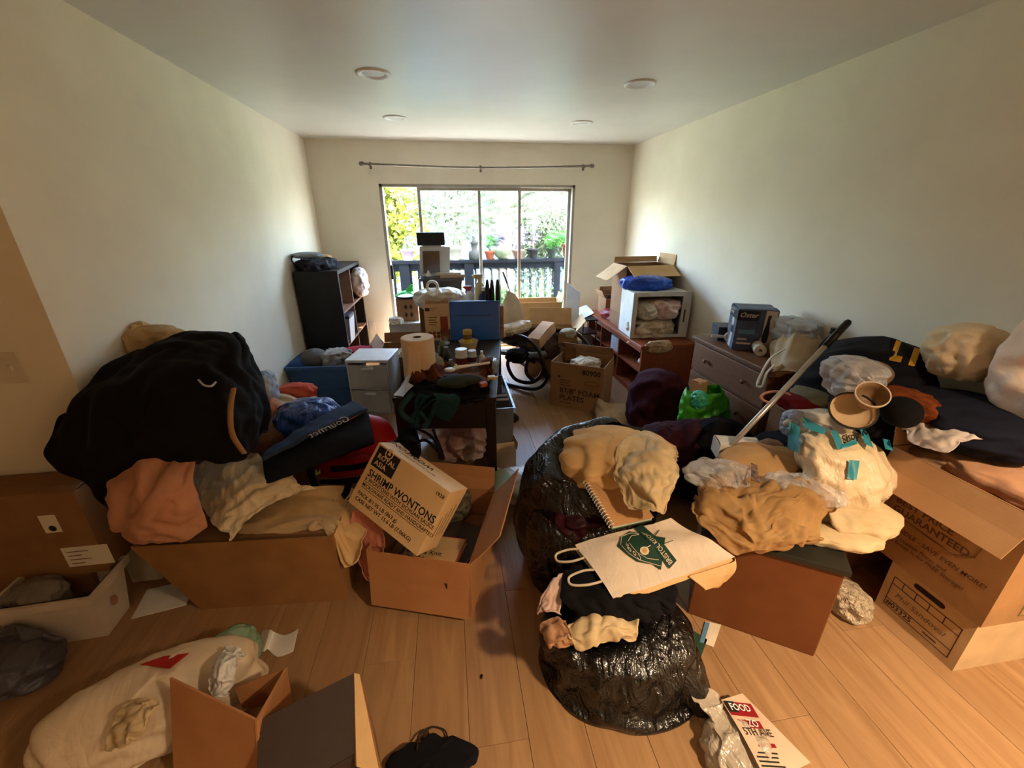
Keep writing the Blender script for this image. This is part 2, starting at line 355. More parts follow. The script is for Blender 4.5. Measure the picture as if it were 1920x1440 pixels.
# ---------------------------------------------------------------- cartons
def carton(name, label, cat, loc, size, rz, m, flaps=(), inner=None, th=.005, rot=None, group=None, closed=False, taper=(0, 0, 0, 0), dostamp=True, bottom=True):
    """corrugated box: walls and bottom as body; flaps = (side, angle in deg, length[, inset]); angle 0 shut, 90 upright, 180 flat out, 265 hanging. loc = centre of base"""
    e = thing(name, label, cat, loc, rz, group, rot); w, d, h = size; w2, d2 = w/2, d/2; b = MB(); tl, tr, tf, tb = taper
    o_ = [(-w2, -d2, 0), (w2, -d2, 0), (w2, d2, 0), (-w2, d2, 0)]; t_ = [(-w2-tl, -d2-tf, h), (w2+tr, -d2-tf, h), (w2+tr, d2+tb, h), (-w2-tl, d2+tb, h)]
    def ins(P, k): return [(x+(k if x < 0 else -k), y+(k if y < 0 else -k), z) for x, y, z in P]
    oi, ti = ins(o_, th), ins(t_, th); V = o_+t_+oi+ti; F = [(0, 3, 2, 1)]
    for k in range(4):
        n = (k+1) % 4; F += [(k, n, 4+n, 4+k), (8+n, 8+k, 12+k, 12+n), (4+k, 4+n, 12+n, 12+k)]
    V += [(x, y, th) for x, y, z in oi]; F += [(16, 17, 18, 19)]
    b.add(V, F); b.build('body', m, e)
    S = {'f': (t_[0], t_[1], (0, -1)), 'r': (t_[1], t_[2], (1, 0)), 'b': (t_[2], t_[3], (0, 1)), 'l': (t_[3], t_[0], (-1, 0))}
    if closed: flaps = [('f', 1, d2-.001), ('b', 1, d2-.001)]
    for fl in flaps:
        s, ang, ln = fl[:3]; inset = fl[3] if len(fl) > 3 else .003; A, B, n = S[s]; A, B, n = np.array(A), np.array(B), np.array((*n, 0.)); u = (B-A)/np.linalg.norm(B-A)
        an = math.radians(ang); d = -n*math.cos(an)+np.array((0, 0, 1.))*math.sin(an); nn = np.cross(u, d); A = A+u*inset+d*.002; B = B-u*inset+d*.002
        A2, B2 = A+d*ln+u*.006, B+d*ln-u*.006; q = MB()
        mid = [A*(1-.5)+A2*.5+nn*.004, B*.5+B2*.5+nn*.004]
        q.quadbox([A, B, mid[1], mid[0]], [A+nn*th, B+nn*th, mid[1]+nn*th, mid[0]+nn*th]); q.quadbox([mid[0], mid[1], B2, A2], [mid[0]+nn*th, mid[1]+nn*th, B2+nn*th, A2+nn*th])
        q.build('flap', inner or m, e)
    if dostamp: stamp(e)
    return e
# ================================================================ setting
RW, YB, HC, YR = 3.775, 5.397, 2.44, 1.743
m_wall = mat('wall_paint', (226, 219, 201), .75, 'paint', col2=(219, 211, 192)); m_ceil = mat('ceiling_paint', (206, 205, 196), .36, 'paint', col2=(200, 199, 190), spec=.45, bump=.12)
m_wood = mat('plank_laminate', (166, 130, 92), .42, 'wood', col2=(140, 104, 69), rnd=.06, spec=.35, scale=1.3); m_sub = mat('subfloor', (110, 80, 50), .9)
m_white = mat('white_enamel', (226, 224, 216), .4); m_alu = mat('door_aluminium', (156, 150, 138), .5); m_base = mat('baseboard_paint', (214, 206, 188), .5)
def struct(o): o['kind'] = 'structure'; return o
fl = struct(empty('floor')); MB().box(-1.7, RW, -2.6, YB+.1, -.06, -.012).build('subfloor', m_sub, fl)
pw, pl_ = .197, 1.53; pme = None; k = 0
for r in range(28):
    x0 = -1.7+r*pw
    yy = -2.6-((r*.61) % 1.)*pl_
    while yy < YB:
        y0, y1 = max(yy, -2.6), min(yy+pl_, YB); x1 = min(x0+pw, RW); full = (y1-y0 > pl_-1e-6 and x1-x0 > pw-1e-6)
        if y1-y0 > .02 and x1-x0 > .01:
            if full and pme is not None:
                o = bpy.data.objects.new('plank', pme); COL.objects.link(o); o.parent = fl; o.location = (x0, y0, 0)
            else:
                b = MB(); W_, D_ = x1-x0-.0012, y1-y0-.0012; bv = .0012
                b.add([(0, 0, -.012), (W_, 0, -.012), (W_, D_, -.012), (0, D_, -.012), (0, 0, -bv), (W_, 0, -bv), (W_, D_, -bv), (0, D_, -bv), (bv, bv, 0), (W_-bv, bv, 0), (W_-bv, D_-bv, 0), (bv, D_-bv, 0)],
                      [(3, 2, 1, 0), (0, 1, 5, 4), (1, 2, 6, 5), (2, 3, 7, 6), (3, 0, 4, 7), (4, 5, 9, 8), (5, 6, 10, 9), (6, 7, 11, 10), (7, 4, 8, 11), (8, 9, 10, 11)])
                o = b.build('plank', m_wood, fl); o.location = (x0, y0, 0)
                if full: pme = o.data
        yy += pl_
DX0, DX1, DZ1 = .735, 3.062, 2.0
def sbox(name, *a, m=m_wall): return struct(MB().box(*a).build(name, m))
sbox('wall_left', -.12, 0, YR, YB+.14, 0, HC); sbox('wall_right', RW, RW+.12, -2.6, YB+.14, 0, HC)
sbox('wall_front_left', -1.7, -.12, YR, YR+.12, 0, HC); sbox('wall_side', -1.82, -1.7, -2.6, YR+.12, 0, HC); sbox('wall_rear', -1.82, RW+.12, -2.72, -2.6, 0, HC)
b = MB(); b.box(0, DX0, YB, YB+.14, 0, HC); b.box(DX1, RW, YB, YB+.14, 0, HC); b.box(DX0, DX1, YB, YB+.14, DZ1, HC); struct(b.build('wall_back', m_wall))
sbox('ceiling', -1.82, RW+.12, -2.72, YB+.14, HC, HC+.12, m=m_ceil)
sbox('baseboard_back', .0, DX0-.02, YB-.012, YB, 0, .075, m=m_base); sbox('baseboard_right', RW-.012, RW, -2.6, YB-.013, 0, .075, m=m_base); sbox('baseboard_left', 0, .012, YR, YB-.013, 0, .075, m=m_base)
# sliding glass door
d1 = struct(empty('door_1', (0, YB, 0)))
fr = MB(); fr.box(DX0, DX0+.035, 0, .13, 0, DZ1); fr.box(DX1-.03, DX1, 0, .13, 0, DZ1); fr.box(DX0, DX1, 0, .13, DZ1-.03, DZ1); fr.box(DX0, DX1, 0, .13, 0, .03); fr.build('frame', m_alu, d1)
m_glass = mat('door_glass', (250, 255, 252), .02, 'glass', alpha=.22, spec=.5)
def panel(x0, x1, y, nm):
    b = MB(); s = .036
    for q in ((x0, x0+s, .03, DZ1-.032), (x1-s, x1, .03, DZ1-.032)): b.box(q[0], q[1], y, y+.032, q[2], q[3], .004)
    b.box(x0+s, x1-s, y, y+.032, .03, .1, .004); b.box(x0+s, x1-s, y, y+.032, DZ1-.065, DZ1-.032, .004)
    p = b.build('sliding_panel', m_alu, d1); MB().box(x0+s, x1-s, y+.014, y+.018, .1, DZ1-.065).build('pane', m_glass, p); return p
xa = Y(788, 400, YB)[0]; xm = Y(902, 400, YB)[0]; xb = Y(973, 400, YB)[0]
pa = panel(xa-.02, xb+.03, .03, 'a'); panel(xm-.03, DX1-.03, .078, 'b')
b = MB(); b.box(DX0+.03, DX0+.06, -.005, .03, .93, 1.1, .006); b.build('latch', mat('black_plastic', (22, 22, 22), .4), d1)
# outlet and switch
e = thing('wall_outlet', 'white outlet plate on back wall beside sliding door', 'outlet', Y(698, 611, YB)); MB().box(-.035, .035, -.006, 0, -.057, .057, .002).build('cover_plate', m_white, e)
for z in (-.022, .022): MB().box(-.017, .017, -.008, -.004, z-.014, z+.014, .002).build('socket', m_white, e)
e = thing('light_switch', 'beige light switch plate on shaded wall at far left', 'switch', Y(10, 690, YR)); MB().box(-.06, .06, -.006, 0, -.06, .06, .002).build('cover_plate', m_base, e)
for x in (-.024, .024): MB().box(x-.006, x+.006, -.014, -.004, -.012, .012, .002).build('toggle', m_base, e)
# recessed ceiling lights, switched off
m_bulb = mat('frosted_bulb', (196, 196, 190), .35); lab = ['near window on left', 'near window on right', 'nearest camera on left', 'nearest camera on right']
for k, (x, y) in enumerate([(1.09, 4.29), (2.765, 4.28), (1.09, 3.11), (2.79, 3.09)]):
    e = thing('ceiling_light', 'round white recessed ceiling light '+lab[k], 'ceiling light', (x, y, HC), 0, 'recessed ceiling lights')
    MB().lathe([(.105, 0), (.103, -.008), (.085, -.012), (.072, -.004), (.066, -.001)], 32, closed=False).build('trim_ring', m_white, e, smooth=True)
    MB().lathe([(.066, -.0015), (.05, -.002), (.03, -.004), (.002, -.006)], 32, closed=False).build('bulb', m_bulb, e, smooth=True)
# curtain rod
e = thing('curtain_rod', 'thin grey metal curtain rod bowed above the sliding door', 'curtain rod', (0, 0, 0)); m_rod = mat('rod_metal', (120, 112, 104), .4, 'metal', metal=.6)
A, B = Y(678, 307, YB-.09), Y(1110, 311, YB-.09); C_ = (A+B)/2+np.array((0, 0, -.03))
MB().tube(spline([A, C_, B], 8), .011, 10).build('rod', m_rod, e)
for P in (A, B): MB().lathe([(.004, -.03), (.02, -.02), (.022, 0), (.02, .02), (.004, .03)], 14, P, axis='x').build('finial', m_rod, e, smooth=True)
for t in (.03, .5, .97):
    P = A*(1-t)+B*t; P[2] -= .03*4*t*(1-t)*.9; b = MB(); b.box(P[0]-.008, P[0]+.008, P[1]-.012, YB, P[2]-.014, P[2]-.006); b.box(P[0]-.012, P[0]+.012, YB-.006, YB, P[2]-.04, P[2]+.03); b.build('bracket', m_rod, e)

# ================================================================ outside: balcony, plants, trees
YP = 6.85; zr = Y(900, 486, YP)[2]
m_deck = mat('deck_concrete', (190, 186, 176), .8); m_rail = mat('railing_paint', (17, 20, 24), .9, spec=.03)
sbox('balcony_floor', -1.5, 6, YB+.14, YP+.25, -.2, -.05, m=m_deck)
sbox('ground_outside', -30, 36, YP+.3, 60, -3.2, -3., m=mat('lawn', (120, 140, 78), .9))
e = thing('balcony_railing', 'dark grey wooden balcony railing with square posts and balusters', 'railing', (0, YP, 0))
MB().box(-1.4, 5.9, -.09, .09, zr-.05, zr, .006).build('top_rail', m_rail, e); MB().box(-1.4, 5.9, -.03, .03, zr-.16, zr-.05).build('upper_beam', m_rail, e); MB().box(-1.4, 5.9, -.03, .03, .02, .1).build('lower_beam', m_rail, e)
for px in (760, 880, 1045): x = Y(px, 520, YP)[0]; MB().box(x-.075, x+.075, -.075, .075, -.05, zr-.05, .006).build('post', m_rail, e)
bm_ = None
for k in range(56):
    x = -1.3+k*.128
    if bm_ is None: o = MB().box(-.019, .019, -.019, .019, .1, zr-.16).build('baluster', m_rail, e); bm_ = o.data
    else: o = bpy.data.objects.new('baluster', bm_); COL.objects.link(o); o.parent = e
    o.location = (x, 0, 0)
def leaves(name, m, parent, cen, rad, n, size, seed, shell=.0, flat=.6, pts=None, length=1.8):
    rg = np.random.default_rng(seed); P = rg.normal(size=(n, 3)); P /= np.linalg.norm(P, axis=1)[:, None]; rr = rg.random(n)**(1/3.); P *= np.maximum(rr, shell)[:, None]; P = np.array(cen)+P*np.array(rad)
    cl = rg.normal(size=(max(n//40, 3), 3)); cl /= np.linalg.norm(cl, axis=1)[:, None]; cl = np.array(cen)+cl*(rg.random(len(cl))**.5)[:, None]*np.array(rad)
    a = rg.integers(0, len(cl), n); P = P*.45+cl[a]*.55 if pts is None else np.array(pts)[rg.integers(0, len(pts), n)]+rg.normal(size=(n, 3))*np.array(rad)
    u = rg.normal(size=(n, 3)); u /= np.linalg.norm(u, axis=1)[:, None]; v = np.cross(u, rg.normal(size=(n, 3))); v /= np.linalg.norm(v, axis=1)[:, None]
    s = size*(.6+.8*rg.random(n))[:, None]; V = np.stack([P-u*s*length/2, P+v*s*.5, P+u*s*length/2, P-v*s*.5], 1).reshape(-1, 3); F = np.arange(n*4).reshape(-1, 4)
    o = mk(name, V, F, m, parent, world=parent is not None); o['kind'] = 'stuff'; return o
lf = {k: mat('leaf_'+k, c, .5, 'leaf', rnd=0) for k, c in dict(yellow=(112, 118, 40), grey=(70, 80, 62), green=(52, 84, 30), pale=(84, 94, 74), lilac=(116, 100, 140), fern=(48, 96, 34)).items()}
m_bark = mat('bark', (112, 106, 98), .9, col2=(84, 78, 70), bump=.4)
YT = 10.5
t = thing('street_tree', 'pale tree with forked trunk and fine leafy branches beyond balcony', 'tree', (Y(945, 430, YT)[0], YT, -3))
tp = [Y(946, 640, YT), Y(944, 460, YT), Y(945, 400, YT), Y(950, 330, YT)]; tp[0][2] = -3
MB().tube(spline(tp, 5), [.24]*5+[.2]*5+[.2]*5+[.2], 12).build('trunk', m_bark, t, world=True, smooth=True)
tips = []
for k, pl in enumerate([[(946, 400), (910, 355), (850, 350), (790, 352)], [(946, 420), (905, 412), (860, 425), (835, 430)], [(947, 395), (990, 360), (1040, 362), (1090, 350)], [(946, 408), (1000, 402), (1060, 385), (1100, 378)],
                        [(945, 370), (960, 330), (990, 300)], [(945, 375), (925, 330), (900, 290)], [(946, 412), (880, 395), (820, 398), (770, 385)], [(948, 385), (985, 378), (1030, 392), (1075, 420)]]):
    pp = [Y(a, b_, YT+((j*.6) if k % 2 else -j*.5)) for j, (a, b_) in enumerate(pl)]; sp = spline(pp, 5); MB().tube(sp, list(np.linspace(.075, .015, len(sp))), 7).build('branch', m_bark, t, world=True, smooth=True); tips += list(sp[3:])
leaves('foliage', lf['pale'], t, (0, 0, 0), (.5, .6, .4), 9000, .05, 4, pts=tips)
def bush(name, label, cen, rad, n, size, lk, seed, trunk=True):
    t = thing(name, label, 'tree', (cen[0], cen[1], -3)); MB().tube([(cen[0], cen[1], -3), (cen[0]+.1, cen[1], cen[2]-rad[2]*.5), (cen[0], cen[1], cen[2]+rad[2]*.3)], [.16, .12, .03], 8).build('trunk', m_bark, t, world=True, smooth=True)
    leaves('foliage', lf[lk], t, cen, rad, n, size, seed); return t
c = Y(745, 420, 9.2); bush('leafy_tree', 'bright yellow green tree behind left end of balcony', (c[0]-.5, 9.2, c[2]), (1.35, 1.2, 2.0), 6500, .08, 'yellow', 11)
c = Y(1010, 420, 13); bush('leafy_tree', 'grey green tree behind the forked trunk at right', (c[0], 13, c[2]), (2.2, 1.5, 2.4), 9000, .075, 'grey', 12)
c = Y(850, 400, 14); bush('leafy_tree', 'grey green tree in front of pale blue house', (c[0], 13.2, c[2]+.6), (1.9, 1.2, 1.9), 6000, .075, 'grey', 13)
c = Y(1090, 420, 12); bush('leafy_tree', 'pale green tree at the right edge of the door view', (c[0]+1.2, 11.4, c[2]), (1.6, 1.2, 2.2), 6000, .075, 'pale', 14)
c = Y(900, 520, 12); bush('leafy_shrub', 'low green shrubs seen between the balusters', (c[0], 9.4, c[2]-.6), (4.2, .8, 1.0), 3200, .1, 'green', 15)
e = thing('neighbour_house', 'pale blue house with overhanging roof far behind the trees', 'house', (3., 19, -3)); m_sid = mat('blue_siding', (104, 128, 146), .7); m_rf = mat('roof_shingle', (128, 130, 128), .8)
c = Y(850, 390, 18); MB().box(c[0]-5-3, c[0]+5.5-3, -.8, 5, 0, c[2]+1.1+3).build('wall', m_sid, e)
V0, V1, zz = c[0]-6.2-3, c[0]+6.7-3, c[2]+1.1+3; MB().quadbox([(V0, -1.6, zz-.1), (V1, -1.6, zz-.1), (V1, 2., zz+1.6), (V0, 2., zz+1.6)], [(V0, -1.6, zz+.1), (V1, -1.6, zz+.1), (V1, 2., zz+1.8), (V0, 2., zz+1.8)]).build('roof', m_rf, e)
for wx in (-1.5, 1.2):
    o = MB().box(c[0]-3+wx-.5, c[0]-3+wx+.5, -.86, -.8, zz-1.9, zz-.7).build('window', m_white, e); MB().box(c[0]-3+wx-.43, c[0]-3+wx+.43, -.88, -.86, zz-1.83, zz-.77).build('pane', mat('far_glass', (120, 140, 150), .1), o)
# pots on the railing
m_soil = mat('soil', (60, 46, 34), .95)
def pot(label, px, py, r, h, col, shape='pot', plant=None, n=160, ph=.22, pr=.1, size=.03, seed=1):
    P = Y(px, py, YP); e = thing('potted_plant' if plant else 'plant_pot', label, 'plant pot' if not plant else 'plant', (P[0], YP, zr), 0)
    prof = {'pot': [(r*.68, 0), (r*.96, h*.8), (r*1.08, h*.8), (r*1.08, h), (r*.95, h), (r*.9, h*.85)], 'bowl': [(r*.4, 0), (r*.85, h*.35), (r*1.05, h*.8), (r, h), (r*.92, h), (r*.9, h*.8)],
            'lantern': [(r*.9, 0), (r, h*.2), (r*.9, h*.36), (r*.5, h*.4), (r*.55, h*.64), (r*.75, h*.7), (r*.3, h*.78), (r*.34, h*.94), (r*.1, h)]}[shape]
    MB().lathe(prof, 20, closed=shape == 'lantern').build('pot', mat('pot_%d_%d_%d' % col, tuple(int(v*.62) for v in col), .9, spec=.05), e, smooth=True)
    if shape != 'lantern': MB().lathe([(r*.9, h*.86), (.002, h*.88)], 20, closed=False).build('soil', m_soil, e)
    if plant:
        rg = random.Random(seed); b = MB(); pts = []
        for k in range(7):
            a = rg.random()*6.28; tip = (math.cos(a)*pr*rg.random()*1.3, math.sin(a)*pr*rg.random()*1.3, h+ph*(.6+.6*rg.random())); b.tube([(0, 0, h*.8), (tip[0]*.4, tip[1]*.4, h+ph*.4), tip], [.004, .003, .001], 5); pts += [(P[0]+tip[0]*s, YP+tip[1]*s, zr+h*.8+(tip[2]-h*.8)*s) for s in (.4, .6, .8, 1.)]
        b.build('stems', m_bark, e); leaves('foliage', lf[plant], e, (0, 0, 0), (.03, .03, .03), n, size, seed, pts=pts)
pot('lavender plastic pot with saucer on railing at far left', 764, 480, .1, .17, (176, 160, 196), plant='pale', n=60, ph=.14, seed=21)
pot('large pale grey pot with leafy plant on railing left of center', 851, 480, .13, .2, (176, 178, 168), plant='pale', n=150, ph=.34, pr=.2, seed=22)
pot('dark stone garden lantern on the balcony railing', 890, 480, .1, .36, (76, 82, 80), 'lantern')
pot('square terracotta pot with spiky green plant on railing', 918, 480, .085, .13, (170, 92, 70), plant='fern', n=170, ph=.26, pr=.12, seed=23)
pot('round green ceramic bowl with lilac shrub on railing', 942, 480, .14, .15, (120, 134, 104), 'bowl', plant='lilac', n=320, ph=.34, pr=.2, seed=24)
pot('faded terracotta pot with thin twigs behind door stile', 971, 480, .1, .14, (150, 116, 106), plant='lilac', n=120, ph=.3, pr=.16, seed=25)
pot('small black nursery pot with bare twigs on railing', 999, 480, .085, .15, (44, 46, 50), plant='lilac', n=40, ph=.4, pr=.1, seed=26)
pot('dark pot with bright green bushy plant on railing', 1036, 480, .1, .17, (50, 62, 54), plant='fern', n=420, ph=.2, pr=.24, size=.04, seed=27)
pot('red clay pot at the right end of the railing', 1066, 480, .11, .21, (150, 62, 54), seed=28)
# ================================================================ shared materials
m_card = mat('cardboard', (172, 132, 92), .8, 'card', col2=(162, 122, 84)); m_cardd = mat('cardboard_dark', (140, 100, 62), .85, 'card', col2=(126, 88, 54)); m_cardp = mat('cardboard_pale', (196, 160, 112), .8, 'card', col2=(182, 146, 100))
m_cardo = mat('cardboard_orange', (180, 126, 80), .8, 'card', col2=(170, 116, 72))
m_ink = mat('black_ink', (26, 24, 24), .6); m_inkb = mat('brown_ink', (84, 56, 36), .7); m_paper = mat('white_paper', (226, 222, 212), .7, 'paper', col2=(214, 210, 200), bump=.06); m_blackp = mat('black_plastic', (22, 22, 22), .4)
m_blackwood = mat('black_veneer', (18, 17, 18), .5, col2=(14, 13, 14)); m_brownin = mat('brown_veneer', (126, 82, 48), .6, 'wood', col2=(104, 64, 36)); m_dark = mat('espresso_wood', (40, 22, 18), .55, 'wood', col2=(32, 17, 14))
m_red = mat('cherry_veneer', (150, 76, 36), .5, 'wood', col2=(120, 56, 26)); m_wal = mat('walnut_veneer', (122, 80, 46), .55, 'wood', col2=(98, 62, 36)); m_wal2 = mat('walnut_side', (128, 78, 42), .55, 'wood', col2=(100, 58, 32))
m_film = mat('white_plastic_film', (222, 220, 214), .35, 'film', col2=(206, 204, 198)); m_clear = mat('clear_plastic_film', (224, 228, 232), .18, 'clear', alpha=.3, bump=.9, spec=.8); m_trash = mat('black_trash_film', (13, 13, 14), .24, 'film', col2=(8, 8, 9), bump=.75, spec=.7, scale=7)
m_whitec = mat('white_cotton', (224, 218, 206), .85, 'fabric', col2=(206, 198, 184)); m_cream = mat('cream_cotton', (208, 186, 148), .85, 'fabric', col2=(190, 166, 126)); m_black = mat('black_fabric', (17, 16, 19), .9, 'fabric', col2=(12, 11, 13)); m_navy = mat('navy_fabric', (24, 27, 42), .85, 'fabric', col2=(17, 19, 32))
m_khaki = mat('khaki_twill', (168, 132, 86), .85, 'fabric', col2=(148, 112, 70)); m_chrome = mat('chrome', (196, 190, 182), .32, 'metal', metal=.55); m_wplas = mat('white_plastic', (226, 224, 218), .35); m_gplas = mat('translucent_plastic', (206, 206, 200), .3, alpha=.6)
m_glassc = mat('drinking_glass', (240, 246, 246), .03, 'glass', alpha=.35)

# ================================================================ bookcase against left wall
e = thing('cube_bookcase', 'black open cube bookcase against left wall beside back corner', 'bookcase', (.02, 4.25, 0))
w, d, h, t = .4, 1.05, 1.165, .035
MB().box(0, w, 0, t, 0, h, .003).build('side_panel', m_blackwood, e); MB().box(0, w, d-t, d, 0, h, .003).build('side_panel', m_blackwood, e)
MB().box(0, w, t, d-t, h-t, h, .003).build('top_panel', m_blackwood, e); MB().box(0, w, t, d-t, 0, .06, .003).build('bottom_panel', m_blackwood, e); MB().box(0, .012, t, d-t, .06, h-t).build('back_panel', m_brownin, e)
MB().box(.012, w-.004, d/2-.012, d/2+.012, .06, h-t).build('divider', m_brownin, e)
for z in (.41, .745):
    for y0, y1 in ((t, d/2-.012), (d/2+.012, d-t)): MB().box(.012, w-.004, y0, y1, z, z+.022).build('shelf', m_brownin, e)
stamp(e)
e = thing('storage_bin', 'narrow grey white bin in upper near bookcase cube', 'bin', (.17, 4.52, .768)); MB().quadbox([(-.13, -.09, 0), (.13, -.09, 0), (.13, .09, 0), (-.13, .09, 0)], [(-.16, -.11, .3), (.16, -.11, .3), (.16, .11, .3), (-.16, .11, .3)]).build('body', m_wplas, e); MB().box(-.165, .165, -.115, .115, .29, .31, .005).build('rim', m_wplas, e)
e = thing('waste_bin', 'tall pale grey step bin with dark lid in lower bookcase cube', 'waste bin', (.33, 4.43, .433)); MB().quadbox([(-.1, -.1, 0), (.1, -.1, 0), (.1, .1, 0), (-.1, .1, 0)], [(-.12, -.12, .25), (.12, -.12, .25), (.12, .12, .25), (-.12, .12, .25)]).build('body', mat('grey_plastic', (176, 178, 182), .35), e); MB().box(-.125, .125, -.125, .125, .25, .285, .012).build('lid', mat('charcoal_plastic', (52, 54, 62), .3), e)
P = X(681, 530, .46); lump('plastic_bag', 'white plastic bag with pink contents hanging from upper bookcase cube', 'bag', (.43, P[1]-.02, .79), (.09, .16, .17), mat('pinkish_film', (222, 196, 194), .4, 'film', col2=(226, 222, 218), scale=3), seed=3, settle=False)
lump('folded_clothes', 'dark plaid shirt bundled with cords on top of bookcase', 'clothes', (.18, 4.47, 1.168), (.17, .21, .07), mat('dark_plaid', (58, 56, 66), .9, 'fabric', col2=(24, 24, 34), scale=22), seed=5, noise=.05, excess=1.3)
lump('cloth_scrap', 'grey folded cloth lying on the dark plaid bundle', 'cloth', (.14, 4.37, 1.3), (.13, .1, .03), mat('grey_blue_cloth', (128, 134, 140), .9, 'fabric'), seed=6, noise=.03)
lump('tan_pouch', 'tan pouch behind the plaid bundle on bookcase top', 'pouch', (.19, 4.75, 1.17), (.09, .1, .07), mat('tan_cloth', (190, 156, 110), .85, 'fabric'), seed=7)
MB().tube(spline([(.05, 4.32, 1.2), (.015, 4.3, 1.27), (.05, 4.31, 1.31), (.1, 4.33, 1.27)], 6), .006, 6).build('bag_strap', m_black, bpy.data.objects['folded_clothes'], world=True)

# ================================================================ blue tote and drawer unit
def tub(name, label, cat, loc, size, rz, m, flare=.05, th=.004, rim=.02, group=None, body='body', parts=True):
    e = thing(name, label, cat, loc, rz, group); w, d, h = size; b = MB()
    def ring(k, z, q=0): return [(sx*(w/2+k-q), sy*(d/2+k-q), z) for sx, sy in ((-1, -1), (1, -1), (1, 1), (-1, 1))]
    o0, o1, i0, i1 = ring(-flare, 0), ring(0, h), ring(-flare, th, th), ring(0, h, th); V = o0+o1+i0+i1; F = [(3, 2, 1, 0), (8, 9, 10, 11)]
    for k in range(4): n = (k+1) % 4; F += [(k, n, 4+n, 4+k), (8+n, 8+k, 12+k, 12+n), (4+k, 4+n, 12+n, 12+k)]
    b.add(V, F); b.build(body, m, e)
    b = MB(); r0, r1 = ring(rim, h-.03), ring(rim, h); V = r0+r1+ring(-th, h)+ring(-th, h-.03); F = []
    for k in range(4): n = (k+1) % 4; F += [(k, n, 4+n, 4+k), (4+k, 4+n, 8+n, 8+k), (8+k, 8+n, 12+n, 12+k), (12+k, 12+n, n, k)]
    b.add(V, F); b.build('rim', m, e); stamp(e); return e
m_tote = mat('blue_tote_plastic', (62, 98, 142), .45, col2=(54, 88, 130))
e = tub('storage_tote', 'large blue plastic storage tote heaped with clothes below bookcase', 'tote', (.31, 3.86, 0), (.6, .44, .42), -.08, m_tote, .05, rim=.018)
for z in (.2, .3): MB().box(-.26, .26, -.222+(.42-z)*.1, -.208+(.42-z)*.1, z, z+.012).build('rib', m_tote, e)
lump('knit_beanie', 'round grey knit cap in blue tote', 'cap', (.2, 3.86, .36), (.12, .11, .085), mat('grey_knit', (104, 98, 94), .9, 'knit'), seed=4, noise=.008, excess=1.02, settle=False)
lump('cloth_bundle', 'crumpled white patterned cloth in the blue tote', 'clothes', (.4, 3.86, .36), (.13, .13, .09), mat('grey_print_cloth', (186, 178, 168), .9, 'fabric', col2=(104, 100, 98), scale=18), seed=8, noise=.06, excess=1.3, settle=False)
lump('red_garment', 'bright red garment hanging behind drawer unit', 'clothes', (.56, 4.03, .36), (.2, .12, .07), mat('red_cloth', (168, 22, 34), .8, 'fabric'), seed=9, noise=.05, excess=1.2, settle=False)
e = thing('drawer_unit', 'clear plastic two drawer unit with white top beside tote', 'drawer unit', (.76, 3.66, 0), -.16); m_dr = mat('clear_drawer_plastic', (222, 216, 202), .3, alpha=.5)
b = MB()
for x in (-.18, .168): b.box(x, x+.012, -.17, .17, 0, .48)
b.box(-.18, .18, .158, .17, 0, .48); b.box(-.18, .18, -.17, .17, 0, .012); b.box(-.18, .18, -.17, .17, .235, .245); b.build('frame', mat('frosted_frame', (226, 224, 216), .35, alpha=.7), e)
MB().box(-.185, .185, -.178, .178, .48, .505, .006).build('top', m_wplas, e)
for z in (.015, .25): o = MB().box(-.165, .165, -.178, -.168, z, z+.21, .003).build('drawer', m_dr, e); MB().box(-.05, .05, -.192, -.176, z+.17, z+.19, .004).build('handle', m_wplas, o)
stamp(e)
for k, (x, z, c) in enumerate([(-.11, .262, (150, 110, 70)), (-.03, .262, (120, 80, 60)), (.07, .262, (170, 140, 100)), (-.02, .03, (140, 120, 100))]):
    o = MB().box(-.035, .035, -.05, .05, 0, .13 if z > .1 else .1, .008).build('small_carton', mat('drawer_stuff_%d' % k, c, .7), None); M4 = e.matrix_basis @ Matrix.Translation((x, -.08, z)); o.matrix_basis = M4
    tag(o, ['brown jar box at left inside upper clear drawer', 'reddish box in middle of upper clear drawer', 'tan box at right inside upper clear drawer', 'beige box inside lower clear drawer'][k], 'box')
# ================================================================ cartons near the window, left
carton('cardboard_box', 'open brown cardboard box on floor behind paper towel roll', 'box', (1.12, 4.12, 0), (.72, .42, .42), .0, m_cardd, [('l', 120, .12), ('b', 100, .1), ('f', 200, .06)])
carton('cardboard_box', 'long white cardboard box under the diamond printed carton', 'box', (1.02, 4.98, 0), (.52, .36, .5), 0, mat('white_board', (206, 200, 188), .7, 'card'), closed=True)
lump('crumpled_paper', 'crumpled white packing paper beside diamond printed carton', 'paper', (.84, 4.84, .5), (.08, .07, .05), m_paper, seed=3, noise=.05, excess=1.3, settle=False)
e = carton('cardboard_box', 'brown carton with diamond arrow print by open door edge', 'box', (.975, 5.02, .506), (.24, .24, .25), 0, m_card, closed=True)
for i in (-1, 1):
    for j in (-1, 1): plate(e, m_inkb, (.03*i+.01, -.12, .125+.045*j), (1, 0, 0), (0, 0, 1), [(-.022, 0), (0, -.034), (.022, 0), (0, .034)])
e = thing('serving_dish', 'bright green leaf shaped dish on a dark plate by door', 'dish', (.97, 5.0, .76)); MB().lathe([(.04, 0), (.11, .012), (.135, .03), (.13, .034), (.1, .02), (.002, .012)], 28, closed=False).build('plate', mat('dark_glaze', (52, 58, 56), .3), e, smooth=True)
